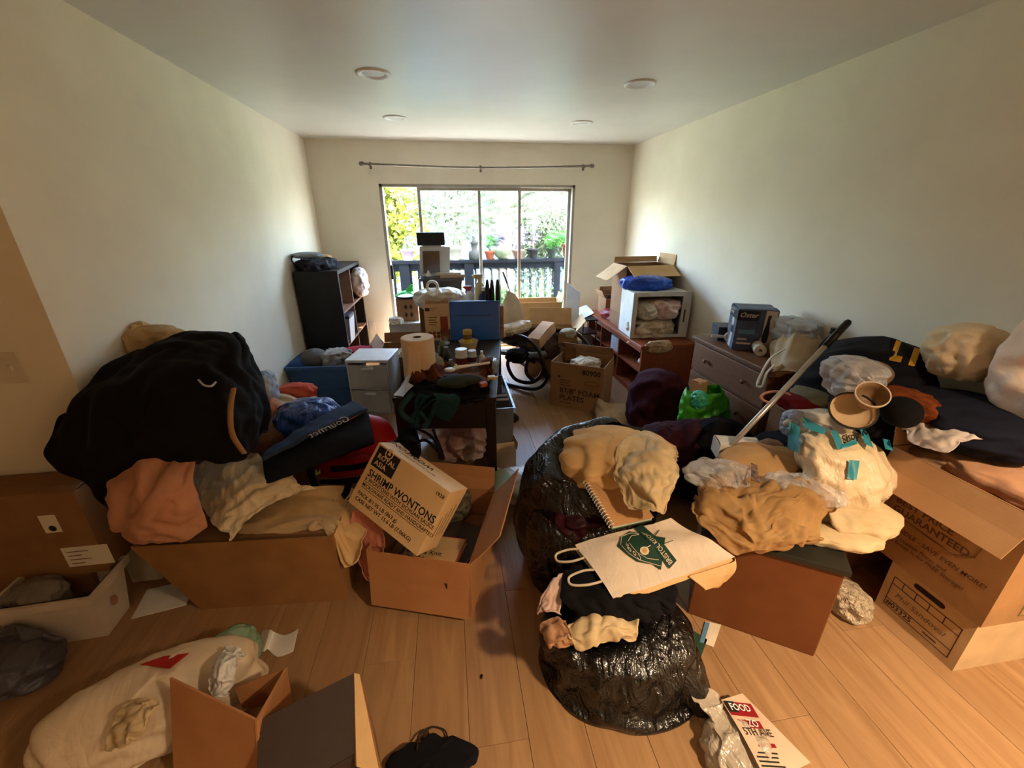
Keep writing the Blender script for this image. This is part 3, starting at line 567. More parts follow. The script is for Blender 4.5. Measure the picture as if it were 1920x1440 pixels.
m_gr = mat('lime_plastic', (84, 226, 92), .45); G = [[(-.14+.28*i/4, -.05+.1*j/2, .03+.06*math.sin(PI*i/4)*(1 if j == 1 else .55)) for j in range(3)] for i in range(5)]; q = _interp(G, 16, 8).reshape(-1, 3); mk('leaf_body', q, gridmesh(16, 8)[0], m_gr, e, smooth=True, solid=.004)
MB().quadbox([(-.02, -.006, .08), (.07, -.006, .08), (.08, -.006, .16), (.05, -.006, .15)], [(-.02, .006, .08), (.07, .006, .08), (.08, .006, .16), (.05, .006, .15)]).build('fin', m_gr, e)
# stacked tubs and the dispenser behind table
e = tub('plastic_tub', 'grey oval plastic tub on white stand behind table', 'tub', (1.4, 4.62, .78), (.42, .32, .27), 0, mat('grey_tub', (84, 82, 86), .4), .04)
carton('cardboard_box', 'tall brown carton under the grey plastic tub', 'box', (1.4, 4.62, 0), (.4, .32, .775), 0, m_cardd, closed=True, dostamp=False)
for k, (x, y, rz, c, hh) in enumerate([(1.5, 4.55, .1, (176, 150, 120), .03), (1.48, 4.57, -.12, (196, 190, 180), .02)]):
    o = MB().box(-.13, .13, -.1, .1, 0, hh, .003).build('magazine', mat('mag_%d' % k, c, .5)); o.matrix_basis = Matrix.Translation((x, y, 1.051+.031*k))@Matrix.Rotation(rz, 4, 'Z'); tag(o, ['tan catalogue lying on rim of grey tub', 'pale magazine on top of tan catalogue'][k], 'magazine')
o = MB().box(-.22, .04, -.16, .16, 0, .012, .003).build('tub_lid', mat('grey_lid', (120, 118, 116), .5)); o.matrix_basis = Matrix.Translation((1.4, 4.62, 1.051)); tag(o, 'grey lid resting on left half of plastic tub', 'lid')
e = thing('drink_dispenser', 'white dispenser with brown front window and black block on top', 'dispenser', (1.33, 4.64, 1.064))
MB().quadbox([(-.16, -.1, 0), (.15, -.1, 0), (.15, .1, 0), (-.16, .1, 0)], [(-.14, -.1, .29), (.17, -.1, .29), (.17, .1, .29), (-.14, .1, .29)]).build('body', mat('pale_enamel', (206, 212, 212), .3), e)
MB().quadbox([(-.12, -.108, .03), (.05, -.108, .03), (.05, -.1, .03), (-.12, -.1, .03)], [(-.11, -.108, .25), (.06, -.108, .25), (.06, -.1, .25), (-.11, -.1, .25)]).build('front_window', mat('brown_gloss', (86, 66, 54), .15, spec=.7), e)
MB().box(-.16, .12, -.11, .1, .305, .43, .008).build('black_block', mat('black_block', (34, 34, 32), .7, bump=.5), e); MB().box(-.1, .08, -.08, .08, .29, .306).build('neck', m_wplas, e)
MB().quadbox([(-.1, -.14, 0), (-.03, -.14, 0), (-.03, -.11, 0), (-.1, -.11, 0)], [(-.075, -.13, .06), (-.065, -.13, .06), (-.065, -.12, .06), (-.075, -.12, .06)]).build('spout_guard', m_wplas, e)

# ================================================================ table and what stands on it
TX0, TX1, TY0, TY1, TH = 1.12, 1.72, 2.13, 3.55, .685
e = thing('side_table', 'dark espresso wooden table cluttered with household things', 'table', (1.118, 2.197, 0), -.145); TW, TL = .585, 1.36
MB().box(0, TW, 0, TL, TH-.03, TH, .004).build('table_top', m_dark, e); MB().box(.03, TW-.03, .012, .032, TH-.2, TH-.03).build('front_apron', m_dark, e)
for x in (.012, TW-.032): MB().box(x, x+.02, .05, TL-.05, TH-.15, TH-.03).build('side_apron', m_dark, e)
for x, y in ((.005, .005), (TW-.06, .005), (.005, TL-.06), (TW-.06, TL-.06)): MB().box(x, x+.055, y, y+.055, 0, TH-.03, .004).build('leg', m_dark, e)
stamp(e)
e = thing('paper_towel_roll', 'thick paper towel roll standing on the dark table', 'paper towel', (1.26, 2.5, TH)); m_pt = mat('paper_towel', (222, 192, 158), .9, 'paper', bump=.1, col2=(214, 184, 150))
MB().lathe([(.026, .0), (.098, 0), (.1, .005), (.1, .262), (.097, .266), (.026, .266)], 40, closed=False).build('roll', m_pt, e, smooth=True, smooth_angle=.6); MB().lathe([(.027, .0), (.027, .264), (.022, .264), (.022, 0)], 24, closed=False).build('core', mat('core_card', (120, 84, 54), .8), e)
G = [[np.array((-.06, -.088, .24))+np.array(v) for v in ((0, 0, 0), (0, -.012, -.09), (-.01, -.03, -.17), (-.02, -.05, -.232))], [np.array((.02, -.1, .2))+np.array(v) for v in ((0, 0, 0), (-.005, -.01, -.07), (-.01, -.02, -.14), (-.05, -.03, -.19))]]
q = _interp(G, 6, 14).reshape(-1, 3); mk('loose_sheet', q, gridmesh(6, 14)[0], m_pt, e, smooth=True, solid=.002); stamp(e)
o = drape('paper_sheet', 'pale blue white paper under paper towel on table corner', 'paper', [[Z(736, 742, TH+.004), Z(775, 700, TH+.004)], [Z(762, 745, TH+.004), Z(800, 715, TH+.004)]], mat('bluish_paper', (196, 206, 230), .6), nu=8, nv=8, noise=.002, excess=1., steps=4)
# blue document case and mailing boxes along the back of the table
e = thing('document_case', 'glossy blue plastic document case standing at back of table', 'case', (1.665, 3.33, TH), -.12, rot=(Matrix.Rotation(-.1, 3, 'Z')@Matrix.Rotation(-.12, 3, 'X')))
m_blue = mat('blue_polypropylene', (8, 88, 176), .28, col2=(6, 80, 166), spec=.6); MB().box(-.205, .2, -.03, .03, 0, .32, .01).build('body', m_blue, e); MB().box(-.15, .13, -.036, -.029, .2, .206).build('seam', mat('blue_dark', (10, 58, 118), .3), e); MB().box(-.02, .06, -.036, -.028, .285, .3, .003).build('clasp', m_blue, e)
e = carton('mailing_box', 'white mailing box with cookie picture left of blue case', 'box', (1.36, 3.42, TH), (.2, .12, .3), -.05, mat('mail_white', (214, 176, 138), .7, 'card'), inner=m_cardp, flaps=[('b', 150, .1)])
plate(e, mat('priority_blue', (44, 46, 58), .5), (-.09, -.06, .245), (1, 0, 0), (0, 0, 1), rect(0, 0, .035, .026)); text('PRIORITY\nMAIL', e, m_ink, (-.05, -.06, .262), (1, 0, 0), (0, 0, 1), .014)
plate(e, mat('cookie_panel', (226, 190, 130), .5), (-.08, -.06, .02), (1, 0, 0), (0, 0, 1), rect(0, 0, .1, .19)); plate(e, mat('red_print', (150, 60, 44), .5), (.025, -.06, .03), (1, 0, 0), (0, 0, 1), rect(0, 0, .06, .17))
for k in range(6): plate(e, mat('cookie_brown', (130, 66, 34), .6), (-.065+.035*(k % 3), -.06, .035+.028*(k//3)), (1, 0, 0), (0, 0, 1), [(.016*math.cos(a), .014*math.sin(a)) for a in np.linspace(0, 6.28, 10)[:-1]], lift=.0016)
for k in range(4): plate(e, m_inkb, (-.07, -.06, .19-.02*k), (1, 0, 0), (0, 0, 1), rect(0, 0, .07-.01*(k % 2), .006), lift=.0016)
e = carton('cardboard_box', 'brown carton with handling symbol right behind blue case', 'box', (1.79, 3.44, TH), (.24, .12, .26), -.1, m_card, closed=True)
plate(e, m_inkb, (.06, -.06, .08), (1, 0, 0), (0, 0, 1), rect(0, 0, .05, .006)); plate(e, m_inkb, (.06, -.06, .12), (1, 0, 0), (0, 0, 1), rect(0, 0, .006, .05)); plate(e, m_inkb, (.1, -.06, .12), (1, 0, 0), (0, 0, 1), rect(0, 0, .006, .05))
# white bags on cartons
lump('plastic_bag', 'rumpled white plastic bag heaped on the cookie mailing box', 'bag', (1.38, 3.62, .93), (.19, .14, .09), m_film, seed=14, noise=.06, excess=1.25, settle=False)
carton('cardboard_box', 'brown carton on floor under white plastic bag behind table', 'box', (1.36, 3.76, 0), (.32, .26, .92), 0, m_cardd, closed=True, dostamp=False)
e = thing('vase_lid', 'round white ring shaped lid on the rumpled plastic bag', 'lid', (1.33, 3.58, 1.09), 0, rot=Matrix.Rotation(1.2, 3, 'X')); MB().lathe([(.05, 0), (.056, .008), (.05, .016), (.036, .016), (.032, .008), (.036, 0), (.05, 0)], 28, closed=False).build('ring', m_wplas, e, smooth=True)
# bottles behind the blue case, on a carton at the back end of the table
carton('cardboard_box', 'brown carton standing on floor behind table holding spray bottles', 'box', (1.7, 3.82, 0), (.42, .26, .86), 0, m_card, closed=True)
def bottle(name, label, loc, r, h, body, cap, spray=True, cat='bottle', neck=.35, capn='spray_head'):
    e = thing(name, label, cat, loc); MB().lathe([(r*.9, 0), (r, .01), (r, h*.55), (r*.85, h*.66), (r*neck, h*.76), (r*neck, h*.82)], 20).build('body', body, e, smooth=True, smooth_angle=.7)
    if spray:
        b = MB(); b.lathe([(r*.42, h*.8), (r*.42, h*.87)], 14); b.box(-r*1.1, r*.55, -.014, .014, h*.87, h, .006); b.box(-r*1.35, -r*1.05, -.009, .009, h*.92, h*.98); b.quadbox([(-r*.7, -.008, h*.87), (-r*.45, -.008, h*.87), (-r*.75, -.008, h*.7), (-r*.95, -.008, h*.7)], [(-r*.7, .008, h*.87), (-r*.45, .008, h*.87), (-r*.75, .008, h*.7), (-r*.95, .008, h*.7)]); b.build(capn, cap, e)
    else: MB().lathe([(r*neck*1.3, h*.82), (r*neck*1.3, h*.99), (r*neck*1.1, h)], 16).build('cap', cap, e, smooth=True, smooth_angle=.6)
    return e
m_cr = mat('cream_plastic', (206, 188, 140), .4)
bottle('spray_bottle', 'tall cream spray bottle in front of the glass door', (Y(899, 520, 3.84)[0], 3.84, .865), .05, .29, m_cr, m_cr)
bottle('spray_bottle', 'white spray bottle with red trigger head behind blue case', (Y(880, 550, 3.76)[0], 3.76, .865), .042, .2, m_wplas, mat('red_plastic', (170, 36, 30), .4))
bottle('detergent_bottle', 'dark blue bottle with white cap behind blue case', (Y(908, 560, 3.74)[0], 3.74, .865), .05, .19, mat('navy_plastic', (20, 34, 92), .3), m_wplas, False)
bottle('lotion_bottle', 'small clear bottle right of cream spray bottle', (Y(921, 545, 3.86)[0]-.02, 3.86, .865), .035, .15, m_gplas, m_cr, False)
for k, dx in enumerate((0, .045, .1)):
    e = thing('cosmetic_tube', ['first black upright tube behind blue case', 'second black upright tube behind blue case', 'third black upright tube at right behind blue case'][k], 'tube', (1.93+dx, 3.52, .0), group='black upright tubes'); o = MB().lathe([(.018, 0), (.02, .01), (.02, .13), (.012, .2), (.009, .2)], 14).build('tube_body', m_blackp, e, smooth=True); MB().lathe([(.01, .2), (.01, .212)], 12).build('tip', m_blackp, e); e.location = (1.78+dx*.85, 3.44, TH+.262)
e = thing('broom_stick', 'thin black stick leaning up against the glass door', 'stick', (0, 0, 0)); a, c = Y(957, 548, 5.2), Y(944, 512, 5.3); gnd = a+(a-c)*6; MB().tube([a+(a-c)*3, a, c], .008, 8).build('shaft', m_blackp, e); MB().tube([a+(c-a)*.45, c+(c-a)*.05], .014, 8).build('grip', m_blackp, e)
# small things on the table
e = thing('drinking_glass', 'clear tumbler holding water in front of blue case', 'glass', (1.42, 3.2, TH)); MB().lathe([(.03, 0), (.04, .13), (.038, .13), (.029, .006), (.001, .006)], 24, closed=False).build('tumbler', m_glassc, e, smooth=True); MB().lathe([(.001, .007), (.0285, .007), (.031, .03), (.001, .03)], 24, closed=False).build('water', mat('pale_water', (190, 214, 230), .1), e, smooth=True)
e = thing('small_bowl', 'cream ceramic cup holding a yellow jar', 'cup', (1.59, 3.03, TH)); MB().lathe([(.05, 0), (.068, .07), (.075, .08), (.07, .08), (.048, .008), (.001, .008)], 28, closed=False).build('cup', mat('cream_ceramic', (206, 180, 136), .5), e, smooth=True)
e = thing('honey_jar', 'amber jar with gold lid sitting in cream cup', 'jar', (1.585, 3.03, TH+.012)); MB().lathe([(.03, 0), (.034, .01), (.034, .1), (.028, .12)], 20).build('jar', mat('amber', (120, 84, 24), .2), e, smooth=True); MB().lathe([(.034, .12), (.034, .15), (.03, .153)], 20).build('lid', mat('gold_lid', (206, 164, 70), .3, metal=.5), e); MB().lathe([(.0346, .03), (.0346, .085)], 20, closed=False).build('label', mat('yellow_label', (226, 190, 70), .5), e)
m_mar = mat('maroon_label', (110, 34, 34), .5)
for k, (px, py, r, h, lb) in enumerate([(866, 684, .042, .115, 'larger white capped pill bottle with maroon label on table'), (886, 680, .03, .09, 'smaller pill bottle with maroon label beside larger one')]):
    P = Z(px, py, TH); e = thing('pill_bottle', lb, 'bottle', P); MB().lathe([(r*.96, 0), (r, .004), (r, h*.6), (r*.85, h*.66)], 22).build('body', m_wplas, e, smooth=True, smooth_angle=.6); MB().lathe([(r*1.01, h*.12), (r*1.01, h*.5)], 22, closed=False).build('label', m_mar, e); MB().lathe([(r*.95, h*.66), (r*.97, h*.98), (r*.9, h)], 22).build('cap', m_wplas, e, smooth=True, smooth_angle=.6)
P = Z(904, 684, TH); bottle('lotion_bottle', 'small white squeeze bottle standing right of pill bottles', P, .022, .1, m_wplas, m_wplas, False)
P = Z(820, 690, TH); e = thing('ceramic_figurine', 'small grey lidded ceramic jar beside paper towel roll', 'figurine', P); MB().lathe([(.035, 0), (.05, .02), (.048, .04), (.04, .045), (.044, .055), (.03, .075), (.012, .082), (.016, .092), (.008, .102), (.001, .102)], 22, closed=False).build('jar', mat('grey_ceramic', (150, 148, 132), .4), e, smooth=True)
for k, (px, py, r, h, c, lb) in enumerate([(846, 690, .022, .06, (90, 84, 50), 'dark olive trinket jar on table'), (838, 676, .025, .1, (60, 60, 40), 'dark glass bottle stub behind olive trinket jar'), (855, 696, .014, .05, (196, 184, 150), 'tiny pale vial in front of pill bottles'), (830, 664, .03, .1, (70, 74, 60), 'dark green glass jar left of tumbler')]):
    e = thing('trinket_jar', lb, 'jar', Z(px, py, TH)); MB().lathe([(r*.8, 0), (r, h*.2), (r*.95, h*.6), (r*.5, h*.75)], 16).build('body', mat('trinket_%d' % k, c, .3), e, smooth=True); MB().lathe([(r*.6, h*.75), (r*.6, h)], 14).build('cap', mat('trinket_cap_%d' % k, tuple(min(255, v+50) for v in c), .4), e)
P = Z(925, 700, TH); lump('clear_packet', 'crumpled clear packet with trinkets at right table edge', 'packet', (P[0]-.01, P[1]+.05, TH+.005), (.05, .1, .05), mat('clear_green', (150, 160, 140), .2, 'clear', alpha=.7), seed=5, noise=.04)
lump('paper_strip', 'curled white paper scrap with cord behind tumbler', 'paper', (1.2, 3.05, TH), (.13, .16, .03), m_paper, seed=4, noise=.05, excess=1.3)
e = thing('hair_brush', 'pale blue handled brush lying across open carton', 'brush', (1.02, 3.95, .44)); MB().tube([(-.12, 0, .0), (.02, -.02, .02)], .012, 8).build('handle', mat('pale_blue_plastic', (150, 170, 216), .4), e); MB().box(.02, .12, -.045, -.0, .01, .035, .006).build('head', mat('pale_blue_plastic', (150, 170, 216), .4), e)
# scarf, pouch, ribbon
m_scarf = mat('leopard_scarf', (122, 62, 30), .8, 'fabric', col2=(22, 15, 14), scale=16); m_olive = mat('olive_felt', (52, 58, 48), .9, 'fabric'); m_teal = mat('teal_ribbon', (40, 76, 84), .6, 'fabric', col2=(28, 58, 66))
drape('leopard_scarf', 'brown and black leopard print scarf crumpled across the table', 'scarf', [[Z(768, 722, TH+.02), Z(800, 690, TH+.03), Z(835, 674, TH+.02)], [Z(800, 722, TH+.03), Z(842, 700, TH+.09), Z(870, 688, TH+.03)], [Z(840, 722, TH+.03), Z(880, 705, TH+.08), Z(905, 686, TH+.03)], [Z(880, 722, TH+.02), Z(915, 712, TH+.06), Z(925, 690, TH+.02)]], m_scarf, excess=1.3, noise=.05, freq=14, seed=3)
drape('black_garment', 'black cloth trailing over the front of the table', 'clothes', [[Z(756, 745, TH+.02), Z(780, 722, TH+.03), Z(815, 712, TH+.03)], [Z(800, 748, TH+.02), Z(830, 728, TH+.05), Z(860, 716, TH+.04)], [Z(850, 748, TH+.02), Z(870, 735, TH+.04), Z(905, 720, TH+.04)], [Z(905, 745, TH+.02), Z(915, 730, TH+.04), Z(922, 712, TH+.03)]], m_black, excess=1.25, noise=.04, freq=12, seed=5)
P = Z(862, 722, TH+.04); lump('felt_hat', 'flat olive green felt cap on the cluttered table', 'cap', (P[0], P[1]+.02, TH+.045), (.13, .07, .03), m_olive, rz=.15, seed=6, noise=.02, excess=1.03, irr=.5)
e = thing('back_scratcher', 'white plastic hand shaped stick lying on the scarf', 'stick', (0, 0, 0)); A, B = Z(850, 690, TH+.12), Z(918, 680, TH+.11); MB().tube([A, A*.5+B*.5, B], [.012, .008, .008], 8).build('shaft', m_wplas, e); MB().lathe([(.001, 0), (.03, .004), (.032, .012), (.001, .014)], 16, A+np.array((-.02, -.02, -.01)), closed=False).build('pad', m_wplas, e, smooth=True)
drape('teal_ribbon', 'teal fabric ribbon bow hanging over the table front', 'ribbon', [[Z(812, 735, TH+.06), Z(850, 736, TH+.06)], [Z(818, 748, TH+.03), Z(862, 750, TH+.03)], [Y(808, 772, TY0-.03), Y(842, 788, TY0-.03)]], m_teal, nu=14, nv=14, excess=1.05, noise=.012, steps=4, seed=4, settle=False)
rb = bpy.data.objects['teal_ribbon']
for pl in ([(775, 735), (752, 765), (758, 780), (775, 792)], [(800, 742), (775, 785), (782, 800), (770, 805)], [(815, 748), (790, 770), (778, 800)], [(818, 755), (806, 785), (795, 802)], [(790, 738), (782, 762), (800, 785), (800, 795)]):
    MB().strap(spline([Z(pl[0][0], pl[0][1], TH+.05)]+[Y(a, b_, TY0-.03-.008*k) for k, (a, b_) in enumerate(pl[1:])], 6), (1, .3, .2), .032).build('ribbon_tail', m_teal, rb, world=True, smooth=True)
for k, (px, py, c, lb) in enumerate([(924, 712, (230, 200, 140), 'cream plastic clip at right edge of table'), (908, 724, (190, 96, 50), 'orange plastic scrap at right edge of table')]):
    e = MB(); e.box(-.025, .02, -.018, .018, 0, .025, .006); e.box(.015, .035, -.008, .008, .004, .02, .004); o = e.build('plastic_clip', mat('clip_%d' % k, c, .5)); o.matrix_basis = Matrix.Translation(Vector(Z(px, py, TH+.03)))@Matrix.Rotation(.4*k, 4, 'Z'); tag(o, lb, 'clip')
# ================================================================ cartons and boards before the door
carton('cardboard_box', 'open shallow carton on top under the right door pane', 'box', (2.54, 4.95, .36), (.5, .34, .34), -.05, m_cardp, [('l', 100, .08), ('r', 105, .08)])
carton('cardboard_box', 'dark brown carton under the shallow carton by door', 'box', (2.6, 4.98, 0), (.72, .4, .355), -.05, m_cardd, closed=True, dostamp=False)
carton('cardboard_box', 'carton with wide open flaps behind the rocking chair', 'box', (2.55, 4.35, 0), (.5, .38, .5), -.18, m_card, [('l', 150, .2), ('f', 150, .17), ('r', 130, .16), ('b', 95, .18)], inner=m_cardp)
o = MB(); A = Y(965, 548, 4.55); o = drape('foam_board', 'tall white curved foam sheet leaning behind blue case', 'board', [[Y(938, 640, 4.1), Y(940, 580, 4.15), Y(952, 545, 4.2)], [Y(960, 645, 4.1), Y(962, 590, 4.15), Y(966, 552, 4.2)], [Y(990, 640, 4.1), Y(986, 605, 4.15), Y(978, 572, 4.2)]], mat('ivory_foam', (206, 190, 164), .6), nu=14, nv=14, noise=0, excess=1, steps=0, solid=.012, settle=False)
e = thing('packing_foam', 'white folded foam panel standing upright right of door', 'panel', (0, 0, 0)); m_fm = mat('white_foam', (206, 210, 214), .6)
g0 = np.array((2.83, 4.75, 0)); hh = Y(1070, 530, 4.75)[2]
MB().quadbox([g0, g0+(.13, -.1, 0), g0+(.13, -.1, hh-.1), g0+(0, 0, hh)], [g0+(.01, .03, 0), g0+(.14, -.07, 0), g0+(.14, -.07, hh-.1), g0+(.01, .03, hh)]).build('panel_sheet', m_fm, e)
e = thing('media_rack', 'black wire media rack between foam panel and wood cabinet', 'rack', (3.08, 4.72, 0))
for z in (.0, .17, .34, .5): MB().box(-.09, .09, -.15, .15, z, z+.02, .003).build('rack_shelf', m_blackp, e)
for x in (-.085, .075):
    for y in (-.145, .135): MB().box(x, x+.01, y, y+.01, 0, .52).build('upright', m_blackp, e)
for k, z in enumerate((.025, .195)): o = MB().box(-.05, .05, -.13, -.02, z, z+.11, .004).build('media_case', mat('case_%d' % k, (70+60*k, 66+55*k, 62+50*k), .4)); o.location = o.location+Vector((3.08, 4.72, 0)); tag(o, ['dark case on bottom shelf of black rack', 'grey case on middle shelf of black rack'][k], 'case')
# ================================================================ bentwood rocking chair
e = thing('rocking_chair', 'dark bentwood rocking chair with looping scroll arms', 'chair', (0, 0, 0)); m_bent = mat('dark_bentwood', (40, 26, 22), .35, col2=(30, 19, 16))
def scroll(pts, nm, r=.019): MB().tube(spline(pts, 7), r, 10).build(nm, m_bent, e, smooth=True)
for s, dx, dy in ((0, 0, 0), (1, .52, .12)):
    o = np.array((dx, dy, 0))
    B0 = np.array((2.0, 3.97, 0))+o; ax = np.array((.28, -.30, 0)); ax = ax/np.linalg.norm(ax)
    def pt(u, z): return B0+ax*u+np.array((0, 0, z))
    scroll([pt(-.45, .10), pt(-.2, .03), pt(.1, .02), pt(.38, .06), pt(.5, .2), pt(.42, .36), pt(.28, .33), pt(.26, .2), pt(.36, .13)], 'rocker')
    scroll([pt(-.28, .06), pt(-.22, .3), pt(-.05, .5), pt(.2, .56), pt(.4, .46), pt(.46, .28), pt(.34, .12), pt(.12, .1), pt(.02, .24), pt(.1, .36), pt(.22, .34)], 'arm_scroll')
    scroll([pt(-.3, .3), pt(-.1, .34), pt(.2, .36), pt(.36, .33)], 'seat_rail'); scroll([pt(-.3, .28), pt(-.42, .6), pt(-.5, .8)], 'back_post')
def pt2(u, v, z): return np.array((2.0, 3.97, 0))+ax*u+np.array((.52, .12, 0))*v+np.array((0, 0, z))
for u, z in ((-.3, .3), (.3, .34)): scroll([pt2(u, 0, z), pt2(u, .5, z), pt2(u, 1, z)], 'cross_rail', .015)
mk('seat', _interp([[pt2(-.3, v, .31), pt2(0, v, .33), pt2(.3, v, .35)] for v in (0.02, .5, .98)], 8, 8).reshape(-1, 3), gridmesh(8, 8)[0], mat('cane_seat', (120, 96, 66), .8), e, solid=.012)
stamp(e)
drape('grey_garment', 'grey jacket thrown over the rocking chair seat', 'clothes', [[pt2(-.3, .05, .45), pt2(0, .05, .46), pt2(.25, .02, .42)], [pt2(-.3, .5, .5), pt2(0, .5, .5), pt2(.3, .5, .44)], [pt2(-.3, .95, .5), pt2(0, .95, .48), pt2(.3, .98, .4)]], mat('grey_jacket', (92, 86, 82), .85, 'fabric', col2=(58, 54, 54)), excess=1.2, noise=.05, seed=8)
lump('black_garment', 'black clothing bundled under near arm of rocking chair', 'clothes', (2.08, 3.74, .36), (.1, .12, .06), m_black, seed=5, settle=False, noise=.06, excess=1.25)
lump('padded_envelope', 'long cream padded wrap lying across rocking chair', 'wrap', (2.07, 3.98, .56), (.3, .08, .06), mat('cream_wrap', (206, 186, 150), .6, 'film'), rz=.7, seed=7, noise=.03, settle=False)
o = carton('cardboard_tube_box', 'narrow tan carton leaning on the rocking chair seat', 'box', (2.36, 3.92, .5), (.14, .34, .1), -.6, mat('tan_card', (206, 160, 112), .8, 'card'), closed=True, rot=Matrix.Rotation(-.7, 3, 'Z')@Matrix.Rotation(.3, 3, 'X'))
lump('cloth_ball', 'pale round bundle on far arm of rocking chair', 'cloth', (2.62, 3.9, .52), (.08, .07, .05), mat('pale_sage_cloth', (176, 168, 146), .9, 'fabric'), seed=3, settle=False)
carton('shoe_box', 'small brown box behind foam plates carton', 'box', (2.62, 3.75, .35), (.22, .16, .12), .2, m_cardd, [('b', 100, .1)])
o = drape('tan_coat', 'tan and brown coat slipping off front of rocking chair', 'clothes', [[pt2(.1, .35, .46), pt2(.28, .3, .42), pt2(.42, .28, .3)], [pt2(.1, .7, .46), pt2(.3, .7, .42), pt2(.44, .7, .3)], [pt2(.1, 1., .46), pt2(.3, 1., .42), pt2(.42, 1.05, .28)]], mat('brown_leather', (70, 46, 38), .5, 'fabric'), nu=22, nv=22, excess=1.1, seed=9)
# ================================================================ foam plates carton
c0 = np.array((2.33, 3.42)); c1 = np.array((2.73, 3.15)); ang = math.atan2(*(c1-c0)[::-1]); wd = np.linalg.norm(c1-c0); mid = (c0+c1)/2+np.array((-math.sin(ang), math.cos(ang)))*.2
e = carton('cardboard_box', 'brown carton printed with foam plates on the floor', 'box', (mid[0], mid[1], 0), (wd, .38, .43), ang, m_card, [('l', 262, .0) if 0 else ('b', 60, .1)])
f_ = (1, 0, 0), (0, 0, 1); yf = -.19
text('80900', e, m_ink, (.05, yf, .345), *f_, .066, .02); text('8⁷/₈" FOAM'.replace('⁷/₈', '7/8'), e, m_inkb, (-.15, yf, .145), *f_, .072, .02); text('PLATES', e, m_inkb, (-.15, yf, .078), *f_, .072, .02)
plate(e, m_inkb, (-.16, yf, .3), *f_, [(.012*math.cos(a), .012*math.sin(a)) for a in np.linspace(0, 6.28, 12)[:-1]])
for k in range(3): plate(e, m_inkb, (-.15, yf, .265-.022*k), *f_, rect(0, 0, .1-.02*(k % 2), .006))
pts = [(.14+.065*math.cos(a), .27+.022*math.sin(a)) for a in np.linspace(0, 2*PI, 24)]
b = MB(); b.tube([(x, yf-.0006, z) for x, z in pts], .0015, 4); b.build('print', m_inkb, e); plate(e, m_inkb, (-.15, yf, .05), *f_, rect(0, 0, .11, .006))
lump('white_cloth', 'white crumpled cloth poking out of foam plates carton', 'cloth', (mid[0]+.03, mid[1]+.02, .3), (.13, .1, .08), m_whitec, seed=3, settle=False, noise=.06, excess=1.3)
lump('cream_blanket', 'cream fleece bundle lying beside the foam plates carton', 'blanket', (2.86, 3.02, 0), (.22, .15, .075), mat('cream_fleece', (196, 172, 140), .95, 'fabric', col2=(170, 146, 116)), rz=-.2, seed=12, noise=.06, excess=1.25)
lump('grey_sock', 'dark grey sock tucked at right of cream fleece bundle', 'sock', (3.06, 2.98, .02), (.07, .05, .05), mat('slate_cloth', (52, 54, 62), .9, 'fabric'), seed=2)
e = thing('felt_hat', 'dark brown felt hat lying on floor past the table', 'hat', (1.89, 3.2, 0)); MB().lathe([(.001, .1), (.05, .095), (.065, .06), (.07, .03), (.11, .015), (.115, .008), (.065, .02), (.055, .05)], 24, closed=False).build('hat_body', mat('dark_felt', (52, 42, 34), .9, 'fabric'), e, smooth=True, solid=.004); MB().lathe([(.0705, .028), (.068, .045)], 24, closed=False).build('hat_band', m_black, e, solid=.003); stamp(e)
# ================================================================ cherry cubby cabinet
CX0, CX1, CY0, CY1, CHh = 3.2, 3.74, 3.44, 5.06, .53
e = thing('cubby_cabinet', 'reddish brown wooden cubby cabinet with six open compartments', 'cabinet', (0, 0, 0))
MB().box(CX0-.025, CX1, CY0-.025, CY1+.02, CHh-.04, CHh, .008).build('top', m_red, e); MB().box(CX0, CX1, CY0, CY0+.025, 0, CHh-.04).build('side_panel', m_red, e); MB().box(CX0, CX1, CY1-.025, CY1, 0, CHh-.04).build('side_panel', m_red, e)
MB().box(CX1-.015, CX1, CY0+.025, CY1-.025, 0, CHh-.04).build('back_panel', m_red, e); MB().box(CX0, CX1-.015, CY0+.025, CY1-.025, .0, .045).build('base', m_red, e)
cw = (CY1-CY0-.05)/3
for k in (1, 2): y = CY0+.025+cw*k; MB().box(CX0, CX1-.015, y-.011, y+.011, .045, CHh-.04).build('divider', m_red, e)
for k in range(3): y = CY0+.025+cw*k; MB().box(CX0+.005, CX1-.015, y+(.011 if k else 0), y+cw-(.011 if k < 2 else 0), .255, .275).build('shelf', m_red, e)
MB().box(CX0-.004, CX0+.012, CY0+.03, CY1-.03, CHh-.075, CHh-.04).build('top_rail', m_red, e)
stamp(e)
P = X(1158, 680, 3.28); carton('small_box', 'small white box sitting in an upper cabinet cubby', 'box', (3.3, P[1], .276), (.16, .17, .15), .1, mat('white_carton', (214, 216, 226), .6), closed=True, dostamp=False)
lump('cloth_wad', 'pale cloth wad in near upper cabinet cubby', 'cloth', (3.36, 3.62, .277), (.08, .09, .05), m_whitec, seed=3, settle=False)
P = Z(1095, 585, CHh+.01); o = drape('paper_sheet', 'white printed paper sheet lying on far end of cabinet', 'paper', [[Z(1080, 578, CHh+.03), Z(1100, 570, CHh+.02)], [Z(1090, 598, CHh+.0), Z(1115, 586, CHh+.02)]], m_paper, nu=8, nv=8, noise=.002, excess=1, steps=3, settle=False)
carton('cardboard_box', 'open brown carton at far end of the wooden cabinet top', 'box', (3.5, 4.88, CHh), (.36, .26, .2), 0, m_cardd, [('l', 120, .1), ('b', 95, .1)])
lump('black_bag', 'black pouch inside carton at far cabinet end', 'pouch', (3.5, 4.84, CHh+.08), (.12, .09, .09), m_black, seed=4, settle=False)
